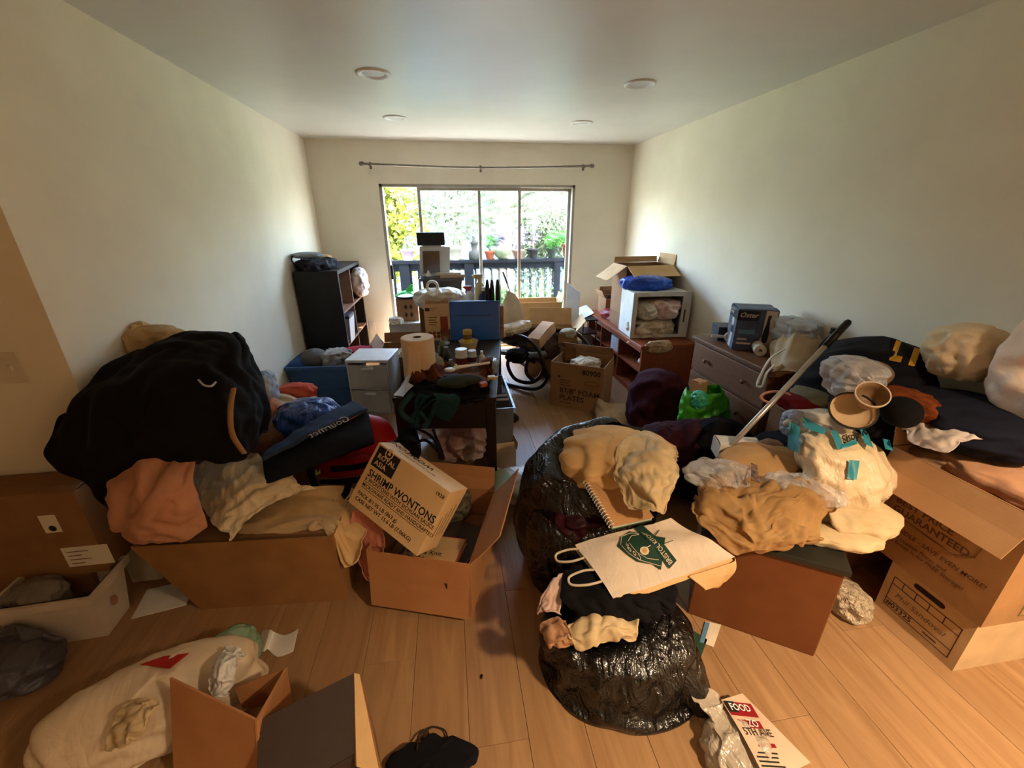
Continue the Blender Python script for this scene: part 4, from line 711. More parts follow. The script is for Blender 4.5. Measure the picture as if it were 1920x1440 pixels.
lump('red_bag', 'shiny red bag on cabinet top beside white crate', 'bag', (3.36, 4.5, CHh+.003), (.12, .24, .07), mat('red_film', (150, 24, 28), .35, 'film', col2=(120, 16, 20)), rz=.2, seed=7, noise=.04)
# stool of cartons on the cabinet: lidded crate lying on its side, mouth towards the room
e = thing('plastic_crate', 'white plastic crate on its side stuffed with bags on cabinet', 'crate', (3.47, 3.86, CHh+.005), -.06)
m_cr8 = mat('crate_white', (216, 214, 206), .4); w, d, h, t = .54, .36, .43, .012
MB().box(-w/2, w/2, -d/2, d/2, 0, t).build('side_wall', m_cr8, e); MB().box(-w/2, w/2, -d/2, d/2, h-t, h).build('side_wall', m_cr8, e); MB().box(-w/2, -w/2+t, -d/2, d/2, t, h-t).build('end_wall', m_cr8, e); MB().box(w/2-t, w/2, -d/2, d/2, t, h-t).build('end_wall', m_cr8, e); MB().box(-w/2, w/2, d/2-t, d/2, 0, h).build('crate_bottom', m_cr8, e)
b = MB(); r = .03; b.box(-w/2-.015, w/2+.015, -d/2-.02, -d/2, -.0, r); b.box(-w/2-.015, w/2+.015, -d/2-.02, -d/2, h-r, h+.01); b.box(-w/2-.015, -w/2+r, -d/2-.02, -d/2, r, h-r); b.box(w/2-.07, w/2+.015, -d/2-.02, -d/2, r, h-r); b.build('rim', m_cr8, e)
MB().box(w/2-.045, w/2-.03, -d/2-.022, -d/2-.018, .15, .27).build('handle_slot', m_inkb, e); stamp(e)
for k, (x, z, rx, rz_, sd) in enumerate([(3.42, CHh+.02, .22, .1, 3), (3.5, CHh+.2, .19, .1, 5), (3.34, CHh+.19, .1, .09, 9)]):
    lump('plastic_bag', ['crumpled cream plastic bag low in the white crate', 'white plastic bag with red print high in white crate', 'small white plastic bag at upper left of white crate'][k], 'bag', (x, 3.77, z), (rx, .15, rz_), mat('bag_crate_%d' % k, [(226, 210, 182), (236, 224, 214), (228, 218, 204)][k], .4, 'film', col2=[(190, 170, 138), (206, 150, 140), (196, 184, 164)][k]), seed=sd, settle=False, noise=.06, excess=1.3)
drape('brown_paper', 'cream packing paper sliding out under the white crate', 'paper', [[Z(1176, 640, CHh-.02), Z(1190, 618, CHh+.03)], [Z(1230, 625, CHh+.03), Z(1235, 612, CHh+.04)], [Z(1278, 640, CHh-.02), Z(1278, 610, CHh+.04)]], mat('cream_paper', (206, 190, 156), .7, 'paper'), nu=16, nv=10, excess=1.05, noise=.02, steps=6, settle=False)
lump('plastic_bag', 'tan crumpled bag hanging over near cabinet edge', 'bag', (3.36, 3.43, CHh-.06), (.13, .04, .06), mat('tan_film', (196, 168, 128), .5, 'film'), seed=4, noise=.05, excess=1.3, settle=False)
# big open carton behind and above the crate
carton('cardboard_box', 'big open carton with splayed flaps stacked behind white crate', 'box', (3.5, 4.25, CHh+.145), (.5, .36, .5), 0, m_cardd, [('f', 205, .2), ('l', 215, .24), ('b', 92, .06), ('r', 100, .1)], inner=m_cardp)
carton('cardboard_box', 'flat carton under the big open carton on cabinet', 'box', (3.5, 4.25, CHh+.002), (.5, .34, .14), 0, m_cardd, closed=True, dostamp=False)
lump('blue_bag', 'bright blue plastic bag on top of the white crate', 'bag', (3.4, 3.93, CHh+.44), (.24, .14, .085), mat('blue_film', (14, 78, 190), .3, 'film', col2=(10, 58, 150)), rz=-.15, seed=15, noise=.03, settle=False)
# ================================================================ dresser with boxes
DXf, DY0, DY1, DH = 3.3, 1.98, 2.83, .785
e = thing('dresser', 'brown wooden dresser with round knobs against right wall', 'dresser', (0, 0, 0))
MB().box(DXf+.015, RW-.015, DY0+.02, DY1-.02, .08, DH-.025).build('body', m_wal2, e); MB().box(DXf-.01, RW-.012, DY0-.01, DY1+.01, DH-.025, DH, .006).build('top', m_wal, e)
for y in (DY0+.02, DY1-.06):
    for x in (DXf+.02, RW-.07): MB().box(x, x+.045, y, y+.04, 0, .08).build('foot', m_wal2, e)
for k in range(3):
    z0 = .1+k*.22; o = MB().box(DXf-.004, DXf+.016, DY0+.035, DY1-.035, z0, z0+.205, .005).build('drawer', m_wal, e)
    for y in (DY0+.22, DY1-.22): MB().lathe([(.006, 0), (.008, -.012), (.016, -.018), (.014, -.028), (.001, -.03)], 14, (DXf-.004, y, z0+.11), closed=False, axis='x').build('knob', m_wal2, o, smooth=True)
for k in range(4): MB().box(DXf+.05+k*.03, DXf+.062+k*.03, DY0+.012, DY0+.022, .1, DH-.04).build('fluting', m_wal, e)
stamp(e)
e = carton('appliance_box', 'blue and white blender box on the wooden dresser', 'box', (3.5, 2.5, DH+.002), (.24, .22, .27), -.42, mat('appliance_blue', (84, 102, 136), .5, 'print', col2=(50, 62, 98), scale=14), closed=True, dostamp=True)
m_wpr = mat('white_print', (224, 214, 202), .5); m_nvp = mat('navy_print', (26, 30, 58), .5); m_skyp = mat('sky_print', (96, 150, 178), .5)
F1 = ((1, 0, 0), (0, 0, 1)); F2 = ((0, -1, 0), (0, 0, 1)); yf = -.11; xf = -.12
plate(e, m_nvp, (-.12, yf, .2), *F1, rect(0, 0, .13, .065)); text('Oster', e, m_wpr, (-.11, yf, .222), *F1, .045, .02, shear=.3, lift=.002); plate(e, m_wpr, (.015, yf, 0), *F1, [(.0, 0), (.1, 0), (.1, .27), (.03, .27), (.03, .1)]); plate(e, m_nvp, (.05, yf, .05), *F1, [(0, 0), (.03, 0), (.035, .06), (.025, .16), (.032, .19), (.01, .19), (.008, .14), (-.005, .05)], lift=.002)
plate(e, m_skyp, (-.1, yf, .11), *F1, rect(0, 0, .1, .03)); plate(e, m_wpr, (-.1, yf, .04), *F1, rect(0, 0, .09, .012)); plate(e, m_wpr, (-.1, yf, .07), *F1, rect(0, 0, .06, .01))
plate(e, m_nvp, (xf, .11, .2), *F2, rect(0, 0, .22, .065)); text('Oster', e, m_wpr, (xf, .1, .222), *F2, .04, .02, shear=.3, lift=.002); plate(e, m_wpr, (xf, .02, .0), *F2, [(0, 0), (.06, 0), (.075, .1), (.06, .2), (.0, .2), (.02, .1)]); plate(e, mat('grey_print', (120, 118, 126), .5), (xf, .09, .02), *F2, rect(0, 0, .07, .13))
plate(e, m_nvp, (xf, .0, .1), *F2, rect(0, 0, .06, .05), lift=.002)
o = MB().box(-.06, .06, -.08, .08, 0, .1, .004).build('small_carton', mat('navy_carton', (40, 40, 60), .5)); o.matrix_basis = Matrix.Translation((3.46, 2.72, DH+.002))@Matrix.Rotation(-.3, 4, 'Z'); tag(o, 'small navy carton behind the blender box', 'box')
lump('plastic_bag', 'flat grey film wrapped over top of blender box', 'film', (3.5, 2.51, DH+.274), (.13, .1, .012), m_clear, seed=3, settle=False)
P = Z(1362, 640, DH); e = thing('blender_lid', 'white ring shaped blender part on dresser edge', 'lid', (P[0]-.0, P[1]-.02, DH+.04), 0, rot=Matrix.Rotation(-.4, 3, 'Z')@Matrix.Rotation(1.4, 3, 'X')); MB().lathe([(.03, 0), (.036, .006), (.036, .018), (.03, .022), (.02, .022), (.02, 0), (.03, 0)], 22, closed=False).build('ring', m_wplas, e, smooth=True); MB().box(-.12, -.03, -.01, .01, .0, .014, .004).build('handle', m_wplas, e)
P = Z(1420, 660, DH+.03); e = thing('paper_roll', 'white paper roll lying on dresser before blender box', 'paper roll', (P[0]+.02, P[1], DH+.037), -.5); MB().lathe([(.011, -.0), (.035, 0), (.035, .16), (.011, .16), (.011, 0)], 22, axis='y', closed=False).build('roll', m_paper, e, smooth=True, smooth_angle=.6)
lump('clear_plastic_bag', 'clear crinkled plastic bag heaped on dresser by wall', 'bag', (3.64, 2.3, DH+.1), (.12, .16, .085), mat('bluish_clear', (206, 216, 232), .2, 'clear', alpha=.75, bump=.9, spec=.7), seed=8, noise=.06, excess=1.3, settle=False)
lump('grey_bundle', 'beige cloth bundle under the clear crinkled bag', 'cloth', (3.62, 2.26, DH), (.13, .18, .06), mat('beige_grey_cloth', (170, 152, 128), .9, 'fabric'), seed=2, settle=False)
m_nonw = mat('nonwoven_cream', (212, 196, 168), .75, 'fabric', bump=.15)
drape('tote_bag', 'flat cream fabric tote bag draped over dresser corner', 'bag', [[Z(1438, 660, DH+.03), Z(1470, 632, DH+.08), Z(1520, 640, DH+.06)], [Z(1450, 685, DH+.02), Z(1495, 655, DH+.1), Z(1545, 655, DH+.06)], [Z(1455, 695, DH), Z(1520, 690, DH+.03), Z(1560, 690, DH)]], m_nonw, nu=26, nv=26, excess=1.06, noise=.02, seed=4, steps=14)
tb = bpy.data.objects['tote_bag']
MB().strap(spline([Z(1470, 655, DH+.09), X(1445, 672, 3.33), X(1428, 700, 3.27), X(1420, 722, 3.26), X(1430, 722, 3.26), X(1437, 700, 3.27), X(1452, 685, 3.3)], 7), (.2, .8, -.3), .03, .003).build('handle', m_nonw, tb, world=True, smooth=True)
MB().strap(spline([Z(1470, 690, DH+.01), Y(1452, 694, 1.97), Y(1468, 684, 1.95)], 6), (.3, -.2, .8), .026, .003).build('handle', m_nonw, tb, world=True, smooth=True)
P = np.array((3.7, 2.02, 0)); e = thing('glass_bottle', 'dark green glass bottle behind mop handle on dresser', 'bottle', (P[0]-.03, P[1]+.02, DH+.001)); MB().lathe([(.045, 0), (.05, .01), (.05, .13), (.03, .17), (.016, .19), (.016, .23)], 20).build('body', mat('green_glass', (30, 62, 50), .08, spec=.8), e, smooth=True); MB().lathe([(.02, .2), (.02, .235)], 16).build('cap', m_blackp, e)
# ================================================================ left heap: carton with blankets, coat, bags
m_peach = mat('peach_fleece', (204, 152, 124), .95, 'fabric', col2=(188, 134, 106)); m_fleece = mat('cream_fleece_blanket', (216, 184, 136), .95, 'fabric', col2=(196, 162, 114)); m_pink = mat('pink_fleece', (204, 134, 112), .95, 'fabric', col2=(182, 112, 92))
m_lab = mat('shipping_label', (222, 212, 194), .6, 'print', col2=(214, 204, 186))
e = carton('cardboard_box', 'large brown carton buried under black coat and blankets', 'box', (.63, 1.755, 0), (.64, .5, .385), -.075, mat('cardboard_mid', (158, 112, 66), .85, 'card'), [], taper=(.16, .0, .02, 0))
MB().box(-.31, .31, -.24, .24, .35, .38).build('packed_filling', m_cardd, e); stamp(e)  # solid slab standing in for the packed contents, not real flaps
# carton by the wall corner and white bin
e = carton('cardboard_box', 'brown carton with shipping labels by far left wall corner', 'box', (-.31, 1.655, .235), (.58, .165, .40), 0, m_cardd, closed=True)
plate(e, m_lab, (.13, -.0825, .22), (1, 0, 0), (0, 0, 1), rect(0, 0, .06, .085), name='label'); plate(e, m_ink, (.15, -.0825, .225), (1, 0, 0), (0, 0, 1), [(.012+.014*math.cos(a), .016+.014*math.sin(a)) for a in np.linspace(0, 6.28, 10)[:-1]], lift=.002)
plate(e, m_lab, (.15, -.0825, .04), (1, 0, 0), (0, 0, 1), rect(0, 0, .17, .1), name='label')
for k in range(4): plate(e, m_inkb, (.165, -.0825, .055+.02*k), (1, 0, 0), (0, 0, 1), rect(0, 0, .05+.03*(k % 2), .004), lift=.002)
carton('cardboard_box', 'dark brown carton at floor level under labelled carton', 'box', (-.36, 1.66, 0), (.5, .15, .232), 0, m_cardd, closed=True, dostamp=False)
m_bin = mat('white_bin_plastic', (222, 206, 186), .45); e = tub('plastic_bin', 'white rectangular plastic bin with rubbish at far left', 'bin', (-.17, 1.515, 0), (.34, .2, .25), .05, m_bin, .03, rim=.016)
plate(e, mat('red_smudge', (186, 132, 118), .6), (.158, .0, .12), (0, 1, 0), (0, 0, 1), [(.018*math.cos(a), .024*math.sin(a)) for a in np.linspace(0, 6.28, 14)[:-1]], name='sticker')
lump('grey_bag', 'grey crumpled bag stuffed in the white plastic bin', 'bag', (-.24, 1.5, .14), (.1, .07, .08), mat('grey_film', (120, 112, 106), .5, 'film'), seed=4, settle=False)
lump('dark_plastic_bag', 'smoky dark translucent bag beside white bin at left edge', 'bag', (-.24, 1.3, .0), (.16, .11, .09), mat('smoky_film', (86, 84, 92), .4, 'film', col2=(62, 60, 66)), seed=6, noise=.05)
o = MB().box(0, .2, 0, .16, 0, .004).build('paper_card', m_paper); o.matrix_basis = Matrix.Translation((.1, 1.62, .002))@Matrix.Rotation(.2, 4, 'Z'); tag(o, 'white paper flap on floor between bin and large carton', 'paper')
# blankets
C3 = lambda px, py, y: Y(px, py, y)
lump('bedding_bundle', 'brown bedding bundle showing below the black coat', 'bedding', (.33, 2.0, .385), (.24, .13, .2), mat('dull_bedding', (96, 70, 52), .9, 'fabric'), seed=8, noise=.03, irr=.15)
drape('peach_blanket', 'peach fleece blanket bulging from under the black coat', 'blanket', [[Y(178, 900, 1.62), Y(185, 925, 1.58), Y(205, 975, 1.52), Y(240, 1010, 1.5)], [Y(230, 850, 1.6), Y(240, 920, 1.46), Y(260, 985, 1.44), Y(290, 1022, 1.47)], [Y(310, 835, 1.58), Y(310, 915, 1.44), Y(325, 970, 1.44), Y(335, 1015, 1.48)], [Y(370, 835, 1.6), Y(365, 900, 1.5), Y(378, 950, 1.5), Y(385, 985, 1.52)]], m_peach, nu=34, nv=34, excess=1.08, noise=.06, freq=5, seed=21, slack=.06, eslack=.035, steps=14, g=.3, settle=False, solid=.01)
drape('cream_blanket', 'cream fleece blanket hanging over right end of large carton', 'blanket', [[Z(430, 930, .42), Z(440, 975, .40), Z(450, 1000, .385)], [Z(500, 912, .45), Z(510, 960, .42), Z(520, 1000, .385)], [Z(580, 905, .46), Z(590, 950, .43), Z(600, 995, .385)], [Z(640, 905, .44), Z(650, 985, .38), Y(648, 1068, 1.45)], [Z(680, 915, .42), Z(688, 975, .36), Y(675, 1030, 1.45)]], m_fleece, nu=40, nv=30, excess=1.07, noise=.03, freq=7, seed=4, edge=.006, steps=20)
drape('plastic_bag', 'glossy cream plastic bag crumpled on the cream blanket', 'bag', [[Z(350, 880, .52), Z(375, 950, .47), Z(430, 1020, .42)], [Z(400, 855, .56), Z(430, 925, .53), Z(475, 975, .44)], [Z(480, 850, .56), Z(490, 905, .54), Z(520, 945, .46)], [Z(545, 880, .52), Z(560, 905, .5), Z(600, 920, .46)]], mat('cream_film', (222, 208, 178), .38, 'film', col2=(200, 176, 134)), nu=38, nv=32, excess=1.09, noise=.06, freq=9, seed=14, steps=8, settle=False, g=.3, solid=.001, edge=.004, eslack=.035)
0 and text('UD', bpy.data.objects['plastic_bag.005'] if 'plastic_bag.005' in bpy.data.objects else bpy.data.objects['plastic_bag'], m_ink, (0, 0, 0), (1, 0, 0), (0, 1, 0), .001) if 0 else None
drape('pink_towel', 'pink fleece towel hanging between the two cartons', 'towel', [[Z(660, 950, .42), Z(655, 1010, .3), Z(690, 1085, .15)], [Z(690, 945, .44), Z(690, 1010, .32), Z(700, 1080, .17)], [Z(715, 955, .42), Z(720, 1010, .34), Z(716, 1060, .2)]], m_pink, nu=26, nv=30, excess=1.12, noise=.03, seed=6, steps=12, settle=False)
# black coat: big folded drape over the heap
drape('black_coat', 'bulky black wool coat thrown over the bedding heap', 'coat',
      [[Y(225, 960, 1.60), Y(150, 900, 1.58), Y(85, 850, 1.62), Y(110, 760, 1.75), Y(180, 720, 1.9)],
       [Y(300, 880, 1.55), Y(240, 830, 1.52), Y(180, 770, 1.6), Y(200, 700, 1.8), Y(270, 660, 1.98)],
       [Y(370, 862, 1.55), Y(320, 800, 1.5), Y(300, 730, 1.6), Y(310, 660, 1.82), Y(340, 630, 2.02)],
       [Y(440, 865, 1.6), Y(420, 790, 1.55), Y(400, 710, 1.66), Y(400, 650, 1.84), Y(420, 624, 2.02)],
       [Y(475, 840, 1.72), Y(480, 780, 1.72), Y(470, 710, 1.78), Y(455, 660, 1.9), Y(445, 628, 2.04)],
       [Y(500, 800, 1.9), Y(500, 760, 1.92), Y(490, 710, 1.98), Y(470, 670, 2.04), Y(450, 640, 2.1)]],
      m_black, nu=48, nv=44, excess=1.06, noise=.07, freq=3.6, seed=12, slack=.07, steps=10, g=.25, settle=False, solid=.012)
co = bpy.data.objects['black_coat']
MB().tube(spline([Y(372, 712, 1.6), Y(382, 722, 1.58), Y(396, 724, 1.58), Y(405, 716, 1.6)], 6), .004, 6).build('metal_ring', m_chrome, co, world=True)
drape('tan_scarf', 'tan fleece lining strip showing through fold of black coat', 'cloth', [[Y(432, 730, 1.62), Y(428, 800, 1.55), Y(450, 850, 1.53)], [Y(446, 728, 1.64), Y(448, 790, 1.56), Y(462, 848, 1.54)]], mat('tan_fleece', (196, 150, 96), .95, 'fabric'), nu=10, nv=20, excess=1.02, noise=.012, steps=3, settle=False, parent=co) if 0 else None
MB().strap(spline([Y(438, 728, 1.57), Y(432, 770, 1.5), Y(436, 815, 1.5), Y(458, 850, 1.54)], 6), (1, 0, .2), .018, .006).build('lining_strip', mat('tan_fleece', (170, 132, 90), .95, 'fabric'), co, world=True, smooth=True)
lump('tan_cushion', 'tan cushion peeking out behind top of black coat', 'cushion', Y(290, 650, 2.15)-np.array((0, 0, .03)), (.14, .1, .08), mat('tan_cushion', (200, 168, 118), .9, 'fabric'), rz=.3, seed=3, noise=.015, excess=1.03, settle=False)
lump('storage_bag', 'beige bag of bedding on floor behind the black coat', 'bag', (.32, 2.42, 0), (.28, .3, .36), mat('beige_bag', (184, 160, 124), .7, 'fabric'), seed=5, irr=.15)
# bags behind and right of coat
lump('aqua_shirt', 'blue and white patterned shirt between coat and wall', 'clothes', Y(503, 735, 2.3)-np.array((.0, 0, .06)), (.05, .08, .1), mat('aqua_print', (50, 138, 196), .8, 'fabric', col2=(210, 196, 176), scale=12), seed=4, settle=False)
lump('peach_sleeve', 'peach sleeve hanging right of the black coat', 'clothes', Y(512, 762, 2.2)-np.array((.0, 0, .1)), (.035, .06, .08), m_peach, seed=7, settle=False)
carton('cardboard_box', 'carton carrying the bags behind red backpack', 'box', (.58, 2.28, 0), (.36, .44, .4), 0, m_cardd, closed=True)
lump('coral_cloth', 'red folded cloth corner behind the blue plastic bag', 'cloth', Z(545, 745, .55)+np.array((0, .1, -.06)), (.13, .1, .07), mat('coral_cloth', (196, 84, 62), .8, 'fabric'), seed=3, settle=False)
lump('blue_bag', 'shiny dark blue plastic bag behind the navy cooler bag', 'bag', (.66, 2.17, .43), (.17, .15, .16), mat('royal_film', (28, 76, 172), .28, 'film', col2=(12, 36, 96), scale=8), seed=18, noise=.06, excess=1.25, irr=.5, settle=False)
lump('white_cloth', 'white knotted cloth between blue bag and red backpack', 'cloth', Z(590, 770, .56), (.05, .05, .05), m_whitec, seed=9, settle=False)
# red backpack
e = thing('red_backpack', 'red backpack with black straps behind the navy bag', 'backpack', (0, 0, 0)); m_rn = mat('red_nylon', (172, 24, 24), .45, 'fabric', col2=(140, 16, 18), bump=.15)
c0 = Z(690, 835, .4); sack('pack_body', None, None, [(.98, 2.12, .003, .05, .05), (.98, 2.12, .02, .15, .12), (.97, 2.13, .3, .16, .13), (.96, 2.16, .46, .16, .12), (.95, 2.19, .56, .12, .08), (.95, 2.2, .6, .03, .03)], m_rn, seed=4, excess=1.06, noise=.015, close=(True, True), parent=e, irr=.1, settle=False)
sack('pack_pocket', None, None, [(.88, 1.98, .2, .04, .03), (.88, 1.98, .22, .16, .08), (.88, 1.99, .36, .17, .09), (.87, 2.01, .45, .13, .06), (.87, 2.02, .47, .03, .02)], m_rn, seed=6, excess=1.08, noise=.02, close=(True, True), parent=e, irr=.15, settle=False)
for px0, px1 in (((620, 880), (720, 862)), ((600, 905), (715, 890))): MB().strap(spline([Y(*px0, 1.87), Y((px0[0]+px1[0])/2, (px0[1]+px1[1])/2+4, 1.85), Y(*px1, 1.9)], 6), (0, .2, 1), .03, .006).build('webbing', m_black, e, world=True)
MB().strap(spline([Y(580, 870, 1.83), Y(588, 905, 1.8), Y(605, 935, 1.72), Y(630, 942, 1.7), Y(648, 925, 1.74), Y(655, 900, 1.8)], 7), (1, 0, .0), .032, .005).build('shoulder_strap', m_black, e, world=True, smooth=True)
plate(e, mat('lime_emblem', (150, 180, 60), .5), Y(590, 892, 1.86), (1, 0, .15), (.1, .2, 1), [(0, 0), (.03, .004), (.035, .03), (.02, .012), (.015, .035), (.005, .012)], name='emblem')
# navy cooler bag with fold
e = thing('cooler_bag', 'flat navy bag with silver script lying on red backpack', 'bag', (0, 0, 0))
A, B, C, D = Z(492, 862, .60), Z(690, 770, .66), Z(702, 828, .60), Z(498, 905, .54); m_navb = mat('navy_canvas', (23, 28, 40), .8, 'fabric', bump=.15); m_den = mat('denim_band', (58, 74, 100), .85, 'fabric', col2=(40, 54, 80))
nrm = np.cross(B-A, D-A); nrm /= np.linalg.norm(nrm); nrm *= -1 if nrm[2] < 0 else 1
def panel_grid(A, B, C, D, bulge, n=5):
    return [[A*(1-u)*(1-v)+B*u*(1-v)+C*u*v+D*(1-u)*v+nrm*bulge*math.sin(PI*u)*math.sin(PI*v) for v in np.linspace(0, 1, n)] for u in np.linspace(0, 1, n)]
drape('front_panel', None, None, panel_grid(A, B, C, D, .03), m_navb, nu=22, nv=16, excess=1.02, noise=.01, steps=4, settle=False, solid=.02, parent=e, seed=3)
A2, B2 = Z(498, 848, .6), Z(662, 752, .66); drape('denim_band', None, None, [[A2+nrm*.0, A+nrm*.02+(D-A)*.1], [(A2+B2)/2+nrm*.03, (A+B)/2+nrm*.04+(D-A)*.08], [B2, B+nrm*.02+(C-B)*.02]], m_den, nu=20, nv=8, excess=1.03, noise=.012, steps=3, settle=False, solid=.02, parent=e, seed=5)
xd = (A-B)/np.linalg.norm(A-B); o = text('Gourmet', e, m_chrome, A*.2+B*.8+(D-A)*.28+nrm*.045, xd, -(D-A), .055, .0, shear=.2, lift=.004); o['label'] = 'silver script lettering'
# black bag beside wonton box
drape('black_tote', 'slouching black fabric bag behind the wontons carton', 'bag', [[Y(650, 935, 1.62), Y(690, 890, 1.7), Y(725, 850, 1.8)], [Y(690, 900, 1.66), Y(725, 855, 1.74), Y(750, 815, 1.86)], [Y(740, 870, 1.66), Y(765, 840, 1.74), Y(770, 795, 1.88)], [Y(785, 860, 1.68), Y(790, 835, 1.72), Y(775, 790, 1.9)]], m_black, nu=24, nv=24, excess=1.06, noise=.02, steps=4, settle=False, solid=.008, seed=7)
bt = bpy.data.objects['black_tote']
for pl in ([(772, 800, 1.86), (800, 812, 1.74), (818, 830, 1.7), (826, 862, 1.64)], [(780, 830, 1.72), (800, 826, 1.7), (825, 850, 1.66), (832, 860, 1.66), (826, 840, 1.74), (812, 805, 1.82)]): MB().tube(spline([Y(a, b_, c) for a, b_, c in pl], 6), .007, 7).build('strap', m_black, bt, world=True, smooth=True)
# ================================================================ open carton with books and wontons carton
g0, g1 = Z(706, 1130, 0)[:2], Z(882, 1157, 0)[:2]; ang = math.atan2(*(g1-g0)[::-1]); wd = np.linalg.norm(g1-g0)+.02; dp = .5; mid = (g0+g1)/2+np.array((-math.sin(ang), math.cos(ang)))*dp/2
e = carton('cardboard_box', 'open orange brown carton holding books below wontons carton', 'box', (mid[0], mid[1], 0), (wd, dp, .3), ang, m_cardo, [('f', 262, .27), ('r', 128, .2), ('b', 110, .12)], inner=m_cardo)
R_ = np.array([[math.cos(ang), -math.sin(ang)], [math.sin(ang), math.cos(ang)]])
def inb(x, y, z): p = R_@np.array((x, y)); return (mid[0]+p[0], mid[1]+p[1], z)
def book(label, loc, size, rz, tilt, cover, title=None, tcol=None):
    e = thing('book', label, 'book', loc, 0, rot=Matrix.Rotation(rz, 3, 'Z')@Matrix.Rotation(tilt, 3, 'Y')); w, d, t = size
    MB().box(-w/2+.004, w/2-.004, -d/2+.003, d/2-.004, .003, t-.003).build('pages', m_paper, e); b = MB(); b.box(-w/2, w/2, -d/2, d/2, t-.003, t); b.box(-w/2, w/2, -d/2, d/2, 0, .003); b.box(-w/2, w/2, -d/2, -d/2+.003, .003, t-.003); b.build('cover', cover, e)
    if title: text(title, e, tcol or m_ink, (-w/2+.02, -.02, t), (1, 0, 0), (0, 1, 0), .035, .01)
    stamp(e); return e
m_bk = mat('book_tan', (196, 160, 110), .5); m_bkr = mat('book_red', (180, 70, 40), .5)
MB().box(-wd/2+.03, wd/2-.03, -dp/2+.03, dp/2-.03, .005, .16).build('packed_filling', m_cardd, e)  # plain block filling the lower carton in place of modelled contents
book('dark magazine with photo at bottom of open carton', inb(.04, -.05, .162), (.3, .36, .03), ang-.3, 0, mat('book_dark', (54, 44, 36), .5))
book('tan paperback with hand lettered title and red edge', inb(.02, -.13, .195), (.26, .2, .028), ang-.06, -.06, m_bkr, 'Knit & Knit\nInsight', m_ink); bk = bpy.data.objects['book.001']
plate(bk, m_bk, (-.125, -.095, .028), (1, 0, 0), (0, 1, 0), rect(0, 0, .25, .19), lift=.0004); plate(bk, mat('book_photo', (70, 44, 34), .4), (-.12, -.02, .028), (1, 0, 0), (0, 1, 0), rect(0, 0, .06, .1), lift=.0008)
lump('black_camera_bag', 'small dark patterned pouch at back of the open carton', 'pouch', inb(.02, .17, .17), (.1, .07, .1), mat('dark_print', (44, 40, 36), .8, 'fabric', col2=(120, 110, 90), scale=30), seed=2, settle=False)
# wontons carton, tilted, printed
P0, P1, P2 = Z(652, 940, .45), Z(781, 1043, .33), Z(880, 948, .55)
u = (P1-P0); wL = np.linalg.norm(u); u /= wL; v = P2-P1; v = v-u*(u@v); vL = np.linalg.norm(v); v /= vL; n_ = np.cross(u, v)
rotm = Matrix(((u[0], v[0], n_[0]), (u[1], v[1], n_[1]), (u[2], v[2], n_[2]))); hC = .17
e = thing('frozen_food_carton', 'white shrimp wontons carton tilted on open box of books', 'box', tuple(P0-n_*hC), 0, rot=rotm); m_wc = mat('white_kraft_carton', (226, 190, 140), .65, 'card', col2=(220, 184, 134))
vL2 = vL; MB().box(0, wL, 0, vL2, 0, hC, .003).build('body', m_wc, e); stamp(e)
q = thing; top = ((1, 0, 0), (0, 1, 0)); tz = hC
def T(s, x, y, size, bold=.012, sx=1.): text(s, e, m_ink, (x, y, tz), *top, size, bold, sx=sx)
def bar(x, y, l, th=.0022): plate(e, m_ink, (x, y, tz), *top, rect(0, 0, l, th))
k = wL/.36
T('SHRIMP WONTONS', .022*k, vL2*.5, .042*k, .016, .9); T('6 WONTONS WITH SICHUAN SAUCE', .022*k, vL2*.43, .021*k, .01, .98); bar(.022*k, vL2*.405, wL*.87); T('MICROWAVE READY AND HANDCRAFTED', .022*k, vL2*.335, .0195*k, .01, .95); bar(.022*k, vL2*.31, wL*.87)
T('PACK 8/1.95 LB (863 g)', .022*k, vL2*.19, .021*k, .012); T('CASE NET WT 15.6 LB (7.06KG)', .022*k, vL2*.1, .021*k, .012); T('1938', wL*.86, vL2*.86, .02*k)
cx_, cy_, s_ = wL*.19, vL2*.9, .055*k
plate(e, m_ink, (cx_, cy_-.015, tz), *top, [(-s_, -s_*.9), (s_, -s_*.9), (s_, s_*.6), (-s_, s_*.6)]); m_wtxt = mat('carton_reverse', (232, 200, 150), .6)
text('ROYAL\nASIA', e, m_wtxt, (cx_-.042*k, cy_-.028, tz), *top, .028*k, .016, lift=.0022)
pts = [(.017*k*math.cos(a), .019*k*math.sin(a)) for a in np.linspace(0, 2*PI, 20)]; MB().tube([(cx_+x, cy_+.015+y, tz+.002) for x, y in pts], .0022, 5).build('emblem', m_wtxt, e); plate(e, m_wtxt, (cx_, cy_+.014, tz), *top, [(-.006, -.006), (.006, -.006), (.008, .002), (0, .012), (-.008, .002)], lift=.002, name='emblem')
# its long side away from the camera carries smaller print
far = ((-1, 0, 0), (0, 0, 1)); text('WONTONS', e, m_ink, (wL*.62, vL2, hC*.3), *far, .045*k, .016); text('WITH SICHUAN SAUCE', e, m_ink, (wL*.72, vL2, hC*.65), *far, .018*k, .01)
rs = ((0, 1, 0), (0, 0, 1))
for j in range(4): plate(e, m_ink, (wL, vL2*.25, hC*(.2+.15*j)), *rs, rect(0, 0, vL2*(.5-.06*j), .004))
